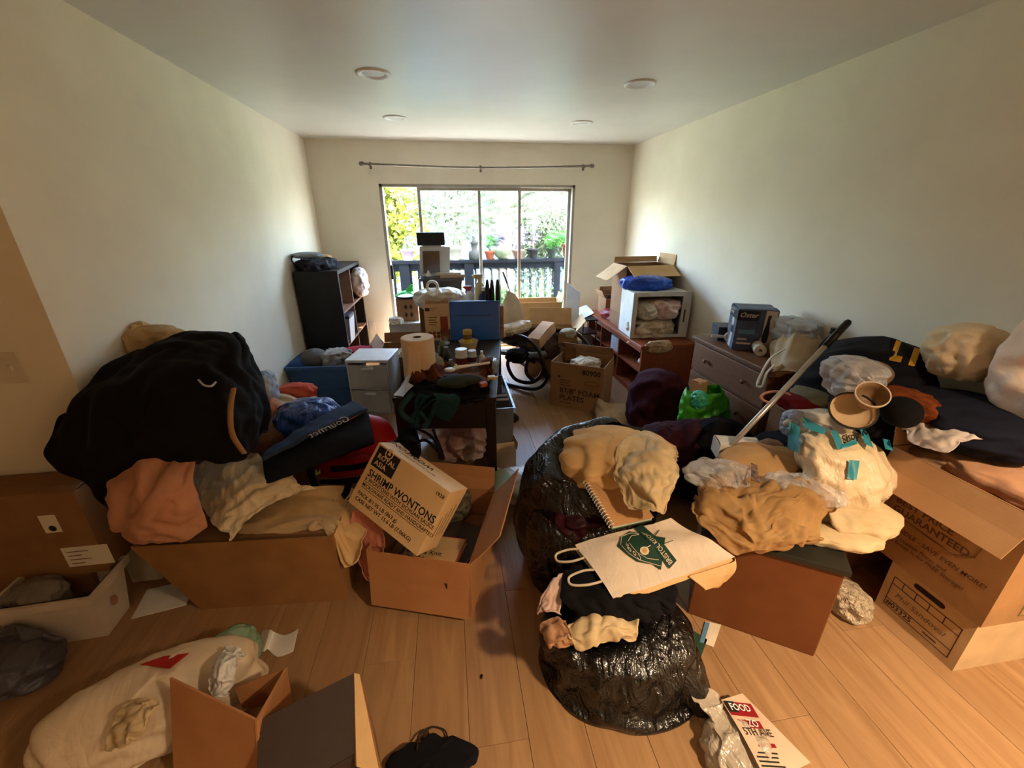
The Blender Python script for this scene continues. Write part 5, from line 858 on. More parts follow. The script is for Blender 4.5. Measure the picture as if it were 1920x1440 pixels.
# things under the table
lump('white_plastic_bag', 'white and red plastic bags heaped under the dark table', 'bag', (1.5, 2.55, 0), (.17, .18, .15), mat('red_white_film', (214, 196, 186), .4, 'film', col2=(170, 110, 100), scale=5), seed=11, noise=.06, excess=1.3)
lump('white_plastic_bag', 'grey white plastic bag at back left under table', 'bag', (1.3, 2.9, .0), (.16, .2, .2), m_film, seed=12, noise=.06)
tub('storage_tote', 'clear storage box full of papers under right side of table', 'tote', (1.77, 2.78, 0), (.16, .62, .45), 0, mat('smoke_clear', (150, 150, 150), .25, alpha=.6), .01, rim=.012)
for k in range(5):
    o = MB().box(-.06, .06, -.001, .001, 0, .3, 0).build('file_folder', m_paper if k % 2 else mat('dark_folder', (60, 64, 70), .5)); o.matrix_basis = Matrix.Translation((1.77, 2.52+.035*k, .17))@Matrix.Rotation(-.1, 4, 'X'); tag(o, ['pale folder at front of clear box', 'dark folder second from front of clear box', 'pale folder in middle of clear box', 'dark folder fourth from front of clear box', 'pale folder deepest in clear box row'][k] if 0 else ['dark folder at front of clear box under table', 'white folder second from front in clear box', 'dark folder in middle of clear box row', 'white folder fourth from front in clear box', 'dark folder furthest back in clear box row'][k], 'folder', 'folders in the clear box')
carton('paper_carton', 'open cream paper carton on floor by table leg', 'carton', (1.775, 2.44, 0), (.14, .13, .17), .1, mat('cream_carton', (220, 188, 144), .7), [('f', 70, .06), ('r', 100, .06), ('b', 110, .09)])
lump('white_plastic_bag', 'white bag with green emblem on floor behind table leg', 'bag', (1.83, 2.14, 0), (.14, .14, .1), m_film, seed=15, noise=.04, irr=.15); bg_ = bpy.data.objects['white_plastic_bag.002']
pts = []; 
for a in np.linspace(0, 2*PI, 18)[:-1]: pts.append(Z(938+22*math.cos(a), 905+26*math.sin(a), .2))
mk('emblem', pts, [tuple(range(len(pts)))], mat('pale_green_print', (150, 160, 110), .5), bg_, world=True)
# ================================================================ right: moving boxes against the wall
XB = 3.29
e = carton('file_box', 'white file storage box with printed label on floor at right', 'box', ((XB+RW-.02)/2, .955, 0), (RW-.02-XB, .31, .25), 0, mat('file_box_board', (206, 176, 134), .75, 'card'), closed=True)
L_ = ((0, -1, 0), (0, 0, 1)); x_ = -(RW-.02-XB)/2; m_fi = mat('file_ink', (70, 44, 40), .6)
def fln(y0, z0, y1, z1, th=.0035): plate(e, m_fi, (x_, 0, 0), *L_, rect(min(y0, y1)-th/2, min(z0, z1)-th/2, max(y0, y1)+th/2, max(z0, z1)+th/2))
a, b_, z0, z1 = -.125, .125, .035, .185
for q in ((a, z0, b_, z0), (a, z1, b_, z1), (a, z0, a, z1), (b_, z0, b_, z1), (a, .15, b_, .15), (a, .072, b_, .072)): fln(*q)
for y in (-.085, -.035, .015, .07): fln(y, .15, y, z1)
text('#03325', e, m_fi, (x_, .12, .043), *L_, .034, .02); text('Phil Sandoval', e, mat('pencil', (130, 112, 100), .7), (x_, .1, .1), *L_, .036, 0, shear=.3); plate(e, m_fi, (x_, -.03, .05), *L_, rect(0, 0, .05, .006)); plate(e, mat('file_red', (150, 84, 66), .6), (x_, -.05, .06), *L_, rect(0, 0, .06, .012)) if 0 else None
plate(e, mat('slot_dark', (40, 22, 18), .8), (x_, 0, .215), *L_, [(-.045+.012*math.cos(t), .0+.012*math.sin(t)) for t in np.linspace(PI/2, 3*PI/2, 8)]+[(.045+.012*math.cos(t), .012*math.sin(t)) for t in np.linspace(-PI/2, PI/2, 8)], name='hand_hole')
# moving box: printed side faces the room, long flap folded out
mvx = 3.27; e = carton('moving_box', 'large brown moving carton with best price print, flap hanging', 'box', ((mvx+RW-.02)/2, 1.02, .258), (RW-.02-mvx, .47, .47), 0, mat('moving_card', (168, 126, 82), .85, 'card'), [('l', 246, .165), ('b', 100, .12)], inner=m_card)
x_ = -(RW-.02-mvx)/2; m_mi = mat('moving_ink', (96, 64, 40), .7)
text('BEST PRICE\nGUARANTEED', e, m_mi, (x_, .15, .255), *L_, .042, .02); plate(e, m_mi, (x_, 0, 0), *L_, rect(-.15, .19, .1, .192)); 
for q in ([(-.17, .33), (-.17, .205), (.08, .19), (.14, .23), (.15, .3)],): MB().tube([(x_-.0008, -y, z) for y, z in q], .0016, 4).build('print', m_mi, e)
text('BUY A BUNDLE - SAVE EVEN MORE!', e, m_mi, (x_, .215, .14), *L_, .026, .014, shear=.2); text('Visit Our Location Prices and\nTurn the Boxes in for FREE Storage!', e, m_mi, (x_, .19, .105), *L_, .023, .01, shear=.2)
f2 = ((1, 0, 0), (0, 0, 1)); m_gi = mat('olive_ink', (110, 104, 50), .7); plate(e, m_gi, (-.1, -.235, .03), *f2, rect(0, 0, .15, .1)); plate(e, m_card, (-.095, -.235, .035), *f2, rect(0, 0, .14, .09), lift=.0014); text('U-PACK\nRECYCLE', e, m_gi, (-.09, -.235, .09), *f2, .034, .02, lift=.002)
MB().box(-(RW-.02-mvx)/2+.02, (RW-.02-mvx)/2-.02, -.2, .2, .3, .4).build('packed_filling', m_cardd, e); stamp(e)  # thick slab below the rim stands for what the carton holds
# cartons filling the wall side behind, carrying the heap
carton('cardboard_box', 'brown carton under the heap between dresser and moving box', 'box', (3.5, 1.6, 0), (.5, .6, .62), 0, m_cardd, closed=True)
# ================================================================ heap on the right
m_gold = mat('gold_letter', (214, 160, 40), .6)
sack('black_duffel', 'black jacket bundle with yellow letters on right heap', 'bag', [(3.48, 1.68, .64, .1, .16), (3.48, 1.68, .7, .23, .25), (3.52, 1.67, .9, .21, .24), (3.55, 1.65, 1.04, .13, .17), (3.55, 1.64, 1.1, .03, .04)], mat('charcoal_fabric', (27, 27, 34), .8, 'fabric', col2=(18, 18, 24)), seed=4, excess=1.12, noise=.03, close=(True, True), settle=False); bd = bpy.data.objects['black_duffel']
lump('knit_white_bundle', 'round white knit bundle on right heap against wall', 'clothes', (3.62, 1.37, 1.0), (.13, .13, .12), mat('white_knit', (224, 208, 180), .9, 'knit', col2=(212, 190, 152)), seed=7, noise=.02, excess=1.06, settle=False, irr=.12)
lump('sheer_white_bag', 'large sheer white bag at right edge of the heap', 'bag', (3.62, 1.06, .88), (.13, .17, .25), mat('sheer_white', (226, 200, 180), .5, 'film', col2=(232, 216, 200), bump=.3), rz=.2, seed=9, noise=.07, settle=False, irr=.3)
lump('navy_garment', 'navy blue garment slumped over front right of heap', 'clothes', (3.5, 1.2, .8), (.2, .24, .1), m_navy, rz=.3, seed=11, noise=.05, excess=1.2, settle=False)
lump('black_garment', 'black cloth tucked under navy garment on right heap', 'clothes', (3.44, 1.46, .66), (.2, .2, .14), m_black, seed=12, noise=.04, settle=False)
lump('rolled_towel', 'rolled beige pink towel on the moving carton', 'towel', (3.48, .95, .69), (.12, .26, .055), mat('beige_pink_towel', (206, 158, 124), .95, 'fabric', col2=(184, 136, 104)), rz=.15, seed=13, noise=.02, settle=False, irr=.12)
lump('beige_garment', 'beige folded garment behind the rolled towel', 'clothes', (3.52, 1.2, .68), (.16, .16, .06), mat('beige_cloth', (170, 136, 104), .9, 'fabric'), seed=14, settle=False)
drape('white_towel', 'crumpled white shirt hanging at edge of moving carton', 'towel', [[X(1690, 800, 3.26), X(1720, 770, 3.34), X(1760, 760, 3.4)], [X(1720, 830, 3.24), X(1765, 800, 3.3), X(1800, 775, 3.38)], [X(1780, 838, 3.24), X(1810, 815, 3.28), X(1850, 820, 3.34)]], mat('grey_white_cotton', (214, 202, 194), .9, 'fabric', col2=(186, 174, 168)), nu=28, nv=28, excess=1.08, noise=.07, freq=8, seed=5, steps=8, settle=False, eslack=.03)
lump('fuzzy_bundle', 'rust brown fuzzy bundle behind the bowls on heap', 'bundle', X(1695, 745, 3.3)-np.array((0, 0, .06)), (.1, .12, .06), mat('rust_fur', (130, 64, 26), .95, 'fur', col2=(86, 40, 16)), seed=5, noise=.03, settle=False)
lump('black_ball', 'round black knit ball in front of rust bundle', 'hat', X(1692, 768, 3.2)-np.array((0, 0, .055)), (.062, .065, .058), m_black, seed=3, noise=.004, excess=1.01, settle=False, irr=.05)
lump('cloth_heap', 'black cloth underneath bowls in the right heap', 'clothes', (3.16, 1.5, .42), (.24, .26, .12), m_black, seed=21, noise=.05, settle=False)
carton('cardboard_box', 'dark carton low between brown box and right wall', 'box', (3.1, 1.52, 0), (.34, .5, .44), 0, m_cardd, closed=True)
# clear bag with hat, bowls
c_ = X(1612, 700, 3.22); lump('grey_hat', 'grey felt hat inside clear plastic bag on heap', 'hat', c_+np.array((.05, .02, -.05)), (.11, .09, .055), mat('taupe_felt', (128, 104, 80), .9, 'fabric'), seed=5, noise=.01, excess=1.02, settle=False)
lump('clear_plastic_bag', 'clear plastic bag wrapping a grey felt hat', 'bag', c_+np.array((-.02, 0, -.09)), (.1, .12, .095), mat('clear_white_film', (222, 224, 230), .25, 'clear', alpha=.62, bump=.9, spec=.7), seed=8, noise=.04, excess=1.2, settle=False)
def bowl(name, label, c, r, h, m, rim, tilt, cat='bowl'):
    e = thing(name, label, cat, c, 0, rot=tilt); MB().lathe([(r*.55, 0), (r*.9, h*.6), (r, h), (r*.95, h), (r*.85, h*.6), (r*.5, .008), (.001, .008)], 30, closed=False).build('bowl', m, e, smooth=True); MB().lathe([(r*.95, h-.003), (r*1.02, h-.003), (r*1.02, h+.005), (r*.95, h+.005), (r*.95, h-.003)], 30, closed=False).build('rim', rim, e); return e
tl = Matrix.Rotation(-.5, 3, 'Y')@Matrix.Rotation(.55, 3, 'X')
bowl('large_bowl', 'wide cream bowl with black rim on right heap', X(1597, 764, 3.06)-np.array((0, 0, .035)), .08, .045, mat('cream_bowl', (214, 184, 144), .4), m_blackp, tl)
bowl('lampshade', 'white striped shade with tan lining nested in bowl', X(1628, 742, 3.1)-np.array((0, 0, .03)), .055, .07, mat('tan_lining', (150, 118, 84), .5), mat('rim_white', (220, 200, 180), .5), tl, 'lampshade')
lump('white_cloth', 'white folded cloth under the bowls on heap', 'cloth', Z(1560, 790, .72)-np.array((0, 0, .05)), (.2, .09, .06), m_whitec, rz=-.35, seed=8, noise=.03, settle=False)
lump('pink_cloth', 'dusky pink cloth behind the teal printed bag', 'cloth', Z(1655, 808, .72)-np.array((0, 0, .05)), (.05, .05, .05), mat('dusky_pink', (190, 130, 118), .9, 'fabric'), seed=9, settle=False)
# ================================================================ pole, hoop, green bag, maroon cloth
e = thing('mop_handle', 'silver metal pole with black grip slanting over the heap', 'pole', (0, 0, 0)); A, B = np.array((2.7, 1.58, .5)), X(1592, 602, 3.36); A = Z(1352, 855, .56); d = B-A; L = np.linalg.norm(d); d /= L
MB().tube([A-d*.12, A+d*L*.82], .0125, 14).build('tube', m_chrome, e, smooth=True); MB().tube([A+d*L*.81, A+d*L*.99], .0165, 14).build('grip', m_blackp, e, smooth=True); MB().tube([A+d*L*.97, A+d*L*1.0], .012, 10).build('tip', m_blackp, e)
P = [X(1455+28*math.cos(t), 745+11*math.sin(t), 3.12+.05*math.cos(t)) for t in np.linspace(0, 2*PI, 9)[:-1]]; e = thing('plastic_hoop', 'pink plastic hoop behind the metal pole', 'hoop', (0, 0, 0)); MB().tube(spline(P, 5, True)+[P[0]], .007, 8, cap=False).build('ring', mat('pink_plastic', (214, 150, 130), .45), e, smooth=True)
lump('red_cloth', 'dark red cloth behind the pink hoop', 'cloth', X(1500, 745, 3.2)-np.array((0, 0, .05)), (.09, .1, .04), mat('crimson_cloth', (120, 26, 30), .9, 'fabric'), seed=2, settle=False)
lump('sage_cloth', 'sage grey cloth beside crimson cloth on heap', 'cloth', X(1535, 735, 3.3)-np.array((0, 0, .04)), (.1, .12, .04), mat('sage_cloth', (130, 122, 98), .9, 'fabric'), seed=3, settle=False)
lump('black_bedding', 'black bedding filling the gap before the dresser', 'bedding', (3.0, 1.97, 0), (.24, .17, .28), m_black, seed=25, noise=.04)
sack('green_bag', 'bright green plastic carrier bag before the dresser', 'bag', [(3.1, 2.26, .22, .04, .04), (3.1, 2.26, .24, .12, .1), (3.1, 2.26, .38, .155, .12), (3.09, 2.26, .5, .15, .11), (3.08, 2.26, .6, .12, .085)], mat('green_film', (74, 176, 44), .35, 'film', col2=(52, 142, 30)), seed=6, excess=1.15, noise=.035, settle=False, solid=.002, irr=.35)
carton('small_carton', 'tan carton sticking out of the green bag', 'carton', (3.03, 2.27, .45), (.08, .07, .19), .4, mat('tan_carton', (206, 160, 116), .7), closed=True, dostamp=False)
lump('green_wrapper', 'shiny teal green wrapper beside carton in green bag', 'wrapper', (3.0, 2.2, .5), (.045, .05, .06), mat('teal_film', (70, 190, 150), .25, 'film'), seed=4, settle=False)
carton('brown_carton', 'dark carton on floor under the green bag', 'box', (3.12, 2.3, 0), (.3, .34, .22), 0, m_cardd, closed=True, dostamp=False)
lump('maroon_blanket', 'maroon blanket bundle between black bag and cabinet', 'blanket', (3.02, 2.72, 0), (.17, .24, .3), mat('maroon_cloth', (64, 18, 32), .9, 'fabric', col2=(46, 12, 24)), seed=17, noise=.04, rz=.4)
lump('maroon_garment', 'dark plum garment behind beige clothes and green bag', 'clothes', (2.74, 2.06, 0), (.22, .2, .25), mat('plum_cloth', (58, 20, 30), .9, 'fabric', col2=(40, 12, 20)), seed=18, noise=.05)
# ================================================================ black trash bag with clothes
sack('trash_bag', 'big black trash bag overflowing with beige clothes', 'bag', [(2.1, 1.58, .0, .1, .1), (2.1, 1.6, .02, .26, .24), (2.08, 1.62, .2, .33, .3), (2.1, 1.64, .42, .33, .29, 0, .03, .05), (2.13, 1.64, .56, .3, .26, 0, .05, .14), (2.17, 1.63, .62, .27, .22, 0, .04, .3), (2.2, 1.61, .60, .235, .19, 0, .04, .42)], m_trash, nu=34, nv=52, seed=31, excess=1.12, noise=.025, freq=4, settle=False, irr=.16, solid=.003, slack=.05, pleat=.022, npl=13)
lump('beige_clothes', 'pile of beige knit tops in mouth of trash bag', 'clothes', (2.2, 1.6, .42), (.25, .21, .16), mat('beige_jersey', (214, 176, 122), .9, 'fabric', col2=(192, 152, 100)), nu=40, nv=60, seed=33, noise=.06, excess=1.1, settle=False, rz=-.5, post=.1)
drape('cream_shirt', 'cream shirt folded on top of beige clothes pile', 'clothes', [[Z(1170, 830, .66), Z(1150, 880, .64), Z(1180, 945, .58)], [Z(1210, 800, .70), Z(1215, 870, .72), Z(1225, 950, .62)], [Z(1270, 830, .68), Z(1275, 880, .68), Z(1245, 955, .6)]], m_cream, nu=44, nv=44, excess=1.1, noise=.06, freq=7, seed=9, steps=12, g=.6, post=.02)
lump('lace_cloth', 'taupe lace cloth at left in mouth of trash bag', 'cloth', Z(1145, 860, .6)-np.array((0, 0, .09)), (.05, .11, .07), mat('taupe_lace', (150, 118, 84), .9, 'fabric', col2=(60, 44, 34), scale=40), seed=5, noise=.03, settle=False, rz=-.3)
sack('trash_bag', 'smaller black trash bag mouth holding maroon cloth and notebook', 'bag', [(2.0, 1.46, .0, .08, .08), (1.99, 1.45, .02, .18, .16), (1.96, 1.46, .2, .19, .17), (1.96, 1.46, .36, .17, .15, 0, .1, .2), (1.97, 1.46, .43, .13, .12, 0, .1, .3)], m_trash, seed=35, excess=1.12, noise=.015, freq=5, settle=False, irr=.2, solid=.003, pleat=.014, npl=11)
lump('maroon_cloth', 'maroon satin cloth in mouth of the smaller trash bag', 'cloth', (1.99, 1.43, .3), (.12, .1, .085), mat('wine_satin', (58, 18, 28), .45, 'fabric', col2=(36, 10, 18)), seed=6, noise=.05, settle=False)
lump('striped_cloth', 'pale pink cloth at left inside the smaller trash bag', 'cloth', Z(1052, 905, .48)-np.array((0, 0, .08)), (.06, .06, .06), mat('pale_pink_cloth', (204, 176, 160), .9, 'fabric'), seed=8, noise=.03, settle=False)
A, B, C = Z(1098, 898, .56), Z(1150, 985, .5), Z(1195, 965, .5); xd = B-A; wA = np.linalg.norm(xd); xd /= wA; yd = C-B; yd -= xd*(xd@yd); hA = np.linalg.norm(yd); yd /= hA; nn = np.cross(xd, yd)
e = thing('spiral_notebook', 'spiral notebook with green edge in smaller trash bag', 'notebook', tuple(A-nn*.025), 0, rot=Matrix(((xd[0], yd[0], nn[0]), (xd[1], yd[1], nn[1]), (xd[2], yd[2], nn[2])))); MB().box(0, wA, 0, hA+.06, .004, .02).build('pages', m_paper, e); MB().box(-.003, wA+.003, -.003, hA+.063, .02, .023).build('cover', mat('tan_cover', (196, 146, 96), .6), e)
MB().box(-.003, wA+.003, -.003, hA+.063, 0, .004).build('back_cover', mat('green_cover', (50, 90, 50), .5), e)
for k in range(16): MB().lathe([(.012, -.0015), (.015, 0), (.012, .0015), (.009, 0), (.012, -.0015)], 10, (wA*(k+.5)/16, .0, .012), closed=False, axis='x').build('spiral_ring', m_wplas, e)
# front trash bag
sack('trash_bag', 'front black trash bag sagging open on the floor', 'bag', [(2.0, 1.0, 0, .1, .08), (2.02, .99, .015, .25, .165, -.25), (2.02, 1.0, .12, .28, .185, -.25), (2.0, 1.02, .25, .26, .17, -.2, .12, .1), (1.95, 1.05, .31, .2, .14, -.15, .1, .2), (1.92, 1.06, .29, .16, .11, -.15, .05, .25)], m_trash, nu=32, nv=56, seed=37, excess=1.12, noise=.02, freq=5, settle=False, irr=.12, solid=.003, slack=.05, pleat=.02, npl=15); tb2 = bpy.data.objects['trash_bag.002']
MB().tube(spline([(2.2, .93, .12), (2.24, .86, .06), (2.262, .82, .012), (2.285, .8, .012)], 6), [.1, .1, .095, .09, .085, .075, .07, .065, .06, .05, .045, .04, .035, .03, .025, .02, .016, .012, .01][:19], 14).build('tied_corner', m_trash, tb2, world=True, smooth=True)
drape('black_garment', 'black cloth spilling over front trash bag below paper bag', 'clothes', [[Z(1055, 1060, .40), Z(1048, 1105, .40), Z(1075, 1150, .36), Z(1110, 1165, .33)], [Z(1110, 1050, .42), Z(1120, 1100, .43), Z(1130, 1140, .40), Z(1145, 1160, .36)], [Z(1190, 1060, .40), Z(1200, 1110, .42), Z(1205, 1140, .38), Z(1205, 1158, .34)], [Z(1270, 1080, .36), Z(1270, 1110, .38), Z(1265, 1128, .36), Z(1255, 1140, .33)]], m_black, nu=30, nv=26, excess=1.06, noise=.06, freq=7, seed=13, steps=8, settle=False, solid=.008, eslack=.03)
drape('cream_shirt', 'cream folded shirt in front trash bag', 'clothes', [[Z(1058, 1170, .35), Z(1066, 1190, .35), Z(1078, 1210, .31)], [Z(1100, 1140, .36), Z(1110, 1170, .38), Z(1120, 1202, .32)], [Z(1150, 1145, .36), Z(1155, 1165, .38), Z(1160, 1195, .31)], [Z(1200, 1140, .35), Z(1198, 1165, .36), Z(1196, 1188, .31)]], m_cream, nu=28, nv=20, excess=1.06, noise=.05, freq=9, seed=14, steps=8, settle=False, solid=.008, eslack=.02)
drape('floral_cloth', 'tan floral cloth at left in front trash bag', 'cloth', [[Z(1010, 1165, .33), Z(1018, 1190, .33), Z(1030, 1210, .3)], [Z(1035, 1148, .36), Z(1045, 1180, .37), Z(1055, 1208, .31)], [Z(1065, 1155, .35), Z(1072, 1180, .36), Z(1082, 1206, .31)]], mat('floral_print', (196, 150, 112), .9, 'fabric', col2=(120, 84, 64), scale=30), nu=20, nv=20, excess=1.12, noise=.06, freq=13, seed=15, steps=8, settle=False, solid=.006)
drape('pale_blouse', 'pale pink blouse at upper left of front trash bag', 'clothes', [[Z(1012, 1120, .36), Z(1010, 1150, .33)], [Z(1030, 1085, .40), Z(1032, 1140, .37)], [Z(1062, 1060, .41), Z(1055, 1150, .36)]], mat('blush_cloth', (216, 184, 170), .9, 'fabric'), nu=24, nv=22, excess=1.12, noise=.06, freq=12, seed=16, steps=8, settle=False, solid=.006)
# white paper bag with green emblem
Q = [Z(1078, 1022, .43), Z(1258, 970, .50), Z(1378, 1045, .47), Z(1150, 1122, .42)]   # top-left, top-right, right, bottom
e = thing('paper_bag', 'white paper shopping bag with green kitchen emblem lying flat', 'bag', (0, 0, 0)); m_pb = mat('white_kraft', (224, 206, 186), .7, 'paper', col2=(216, 198, 176), bump=.22); m_gn = mat('dark_green_print', (22, 62, 48), .6)
Q = [np.array(q) for q in Q]; nb = np.cross(Q[3]-Q[0], Q[1]-Q[0]); nb /= np.linalg.norm(nb); nb *= -1 if nb[2] < 0 else 1
def bagp(u, v, lift=0.):  # u along the bag from mouth to base, v across
    p = Q[0]*(1-u)*(1-v)+Q[1]*u*(1-v)*1.+Q[2]*u*v+Q[3]*(1-u)*v
    return p+nb*(.022*math.sin(PI*u*.9+.2)*math.sin(PI*v)+.008*math.sin(5*u+3*v)+.006*math.sin(9*v-4*u)*u+lift)
nu_, nv_ = 26, 22; V = [bagp(i/(nu_-1), j/(nv_-1)) for i in range(nu_) for j in range(nv_)]; V = np.array(V); V = V+nb*crease(V, .006, 9, 5)[:, None]; F = gridmesh(nu_, nv_)[0]; mk('front_sheet', V, F, m_pb, e, smooth=True)
V2 = V-nb*.03; V2[:, 2] += 0; mk('back_sheet', V2, F, m_pb, e, smooth=True)
for side in (0, nv_-1):  # gusset folds
    W_ = []; 
    for i in range(nu_): a_, c_ = V[i*nv_+side], V2[i*nv_+side]; inw = (V[i*nv_+(3 if side == 0 else nv_-4)]-a_)*.35; W_ += [a_, (a_+c_)/2+inw, c_]
    mk('gusset', W_, [(i*3+j, i*3+j+1, i*3+j+4, i*3+j+3) for i in range(nu_-1) for j in range(2)], mat('kraft_inner', (222, 180, 128), .75, 'paper'), e)
drape('bag_base', None, None, [[Q[1]*.45+Q[2]*.55+nb*.01, Q[1]*.45+Q[2]*.55-nb*.05, Q[1]*.5+Q[2]*.5-nb*.09], [Q[2]-nb*.0, Q[2]-nb*.04+(Q[2]-Q[1])*.02, Q[2]*.95+Q[3]*.05-nb*.09], [Q[2]*.62+Q[3]*.38, Q[2]*.68+Q[3]*.32-nb*.05+(Q[2]-Q[1])*.12, Q[2]*.7+Q[3]*.3-nb*.08+(Q[2]-Q[1])*.1]], mat('kraft_inner', (222, 180, 128), .75, 'paper'), nu=18, nv=12, excess=1.06, noise=.012, steps=5, settle=False, solid=.002, parent=e, seed=4)
for a_, c_ in ((.28, .1), (.75, .55)): MB().tube(spline([bagp(0, c_+.18, -.004), bagp(-.12, c_+.16), bagp(-.22, c_+.06), bagp(-.2, c_-.06), bagp(-.08, c_-.06), bagp(0, c_-.02, -.004)], 7), .0045, 7).build('cord_handle', mat('cream_cord', (224, 206, 176), .7), e, smooth=True)
UX = np.linalg.norm(Q[1]-Q[0]); VX = np.linalg.norm(Q[3]-Q[0])
def wrap(P): return np.array([bagp(p[0], p[1], .0045+p[2]) for p in P])
def emb(poly, m, l=0.):  # poly in (u, v)
    pts = []; n = len(poly)
    for i in range(n):
        for t in (0, .34, .67): pts.append(np.array(poly[i])*(1-t)+np.array(poly[(i+1) % n])*t)
    c = np.mean(pts, 0); pts.append(c); V = wrap([(p[0], p[1], l) for p in pts]); k = len(pts)-1; mk('emblem', V, [(i, (i+1) % k, k) for i in range(k)], m, e)
def uvp(px, py):  # emblem corners measured on the bag's plane
    p = np.array(Y(px, py, 1.)); d = _ray(px, py); t = ((Q[0]-CAM)@nb)/(d@nb); w = CAM+d*t
    A_ = np.stack([Q[1]-Q[0], Q[3]-Q[0]], 1); s = np.linalg.lstsq(A_, w-Q[0], rcond=None)[0]; u_, v_ = s
    for _ in range(12):  # invert the bilinear patch
        r = Q[0]*(1-u_)*(1-v_)+Q[1]*u_*(1-v_)+Q[2]*u_*v_+Q[3]*(1-u_)*v_-w; du = -Q[0]*(1-v_)+Q[1]*(1-v_)+Q[2]*v_-Q[3]*v_; dv = -Q[0]*(1-u_)-Q[1]*u_+Q[2]*u_+Q[3]*(1-u_)
        s = np.linalg.lstsq(np.stack([du, dv], 1), -r, rcond=None)[0]; u_ += s[0]; v_ += s[1]
    return u_, v_
emb([uvp(*p) for p in ((1158, 1032), (1165, 1012), (1180, 998), (1200, 1002), (1248, 1010), (1246, 1024), (1240, 1066), (1225, 1058), (1195, 1056), (1175, 1045))], m_gn)
emb([uvp(*p) for p in ((1190, 992), (1204, 984), (1270, 1048), (1256, 1063))], m_gn, .001)
def uvtext(s, p0, p1, p2, m, size, l, bold=.01):  # baseline from p0 to p1, p2 above p0
    c = bpy.data.curves.new('lettering', 'FONT'); c.body = s; c.size = 1; c.offset = bold; t = bpy.data.objects.new('tmp_text', c); me = bpy.data.meshes.new_from_object(t); bpy.data.objects.remove(t)
    Vt = np.array([v.co[:] for v in me.vertices]); Fs = [tuple(p.vertices) for p in me.polygons]; a_, b2, c2 = (np.array(uvp(*q)) for q in (p0, p1, p2)); w = Vt[:, 0].max(); h = .72
    mk('lettering', wrap([(*(a_+(b2-a_)*v[0]/w+(c2-a_)*v[1]/h), l) for v in Vt]), Fs, m, e)
m_pl = mat('pale_print', (224, 206, 176), .6)
uvtext('BRISTOL KITCHENS', (1263, 1052), (1202, 990), (1256, 1058), m_pl, 1, .0022)
for pl in ([(1164, 1030), (1166, 1012), (1182, 1003), (1198, 1004)], [(1178, 1022), (1184, 1010), (1198, 1006)], [(1166, 1032), (1180, 1045), (1200, 1054), (1240, 1060)], [(1180, 1026), (1195, 1042), (1215, 1050), (1236, 1050)]): MB().tube([wrap([(*uvp(a_, b2), .002)])[0] for a_, b2 in pl], .0012, 4).build('emblem', m_pl, e)
for r, l, mm in ((9, .0022, m_pl), (5, .003, mat('ochre_print', (206, 160, 90), .6))): emb([uvp(1209+r*math.cos(t), 1038+r*.8*math.sin(t)) for t in np.linspace(0, 2*PI, 10)[:-1]], mm, l)
for pl in ([(1228, 1008), (1236, 993)], [(1246, 1023), (1262, 1016)], [(1213, 1032), (1220, 1028)]): MB().tube([wrap([(*uvp(a_, b2), .002)])[0] for a_, b2 in pl], .0018, 4).build('emblem', m_gn if pl[0][0] > 1220 else m_pl, e)
for k, (ch, px, py) in enumerate(zip('Cook', (1199, 1190, 1181, 1176), (1050, 1045, 1039, 1031))): uvtext(ch, (px+4, py), (px-2, py-6), (px+2, py+7), m_pl, 1, .0024)
stamp(e)
# ================================================================ smooth brown box with heap
g0, g1 = Z(1289, 1150, 0)[:2], Z(1526, 1232, 0)[:2]; ang = math.atan2(*(g1-g0)[::-1]); wd = np.linalg.norm(g1-g0); dp = .42; pn = np.array((-math.sin(ang), math.cos(ang))); mid = (g0+g1)/2+pn*dp/2
e = thing('storage_ottoman', 'smooth orange brown box with dark lid under khaki jacket', 'box', (mid[0], mid[1], 0), ang); m_or = mat('orange_leatherette', (116, 70, 40), .5, 'fabric', col2=(108, 64, 36), bump=.08)
MB().box(-wd/2, wd/2, -dp/2, dp/2, 0, .43, .006).build('body', m_or, e); MB().box(-wd/2-.012, wd/2+.012, -dp/2-.012, dp/2+.012, .43, .455, .005).build('lid', mat('dark_lid', (36, 36, 28), .5), e); stamp(e)
def on(px, py, z): return Z(px, py, z)
drape('khaki_jacket', 'crumpled khaki work jacket draped over the brown box', 'jacket', [[on(1290, 960, .54), on(1310, 905, .58), on(1350, 870, .6)], [on(1330, 1010, .5), on(1370, 940, .62), on(1410, 880, .62)], [on(1385, 1045, .46), on(1430, 970, .6), on(1470, 890, .64)], [on(1470, 1035, .47), on(1500, 970, .6), on(1530, 890, .66)], [on(1530, 1015, .48), on(1560, 960, .58), on(1580, 900, .62)]], m_khaki, nu=66, nv=54, excess=1.06, noise=.08, freq=6, seed=23, steps=10, g=.5, post=.028, slack=.07, eslack=.04); kj = bpy.data.objects['khaki_jacket']
mk('patch', [on(1408, 900, .655), on(1424, 905, .655), on(1420, 873, .665), on(1408, 868, .665)], [(0, 1, 2, 3)], mat('navy_patch', (40, 44, 70), .6, 'print', col2=(150, 110, 70), scale=60), kj, world=True, solid=.003)
m_clw = mat('clear_wrap_film', (228, 226, 226), .14, 'clear', alpha=.36, bump=1., spec=.8)
lump('clear_plastic_bag', 'clear crumpled plastic bag left on khaki jacket', 'bag', on(1345, 905, .56), (.13, .08, .055), m_clw, rz=-.2, nu=24, nv=36, seed=5, noise=.06, excess=1.35, settle=False)
lump('clear_plastic_bag', 'clear crumpled plastic bag right on khaki jacket', 'bag', on(1500, 935, .56), (.14, .07, .055), m_clw, rz=-.5, nu=24, nv=36, seed=6, noise=.06, excess=1.35, settle=False)
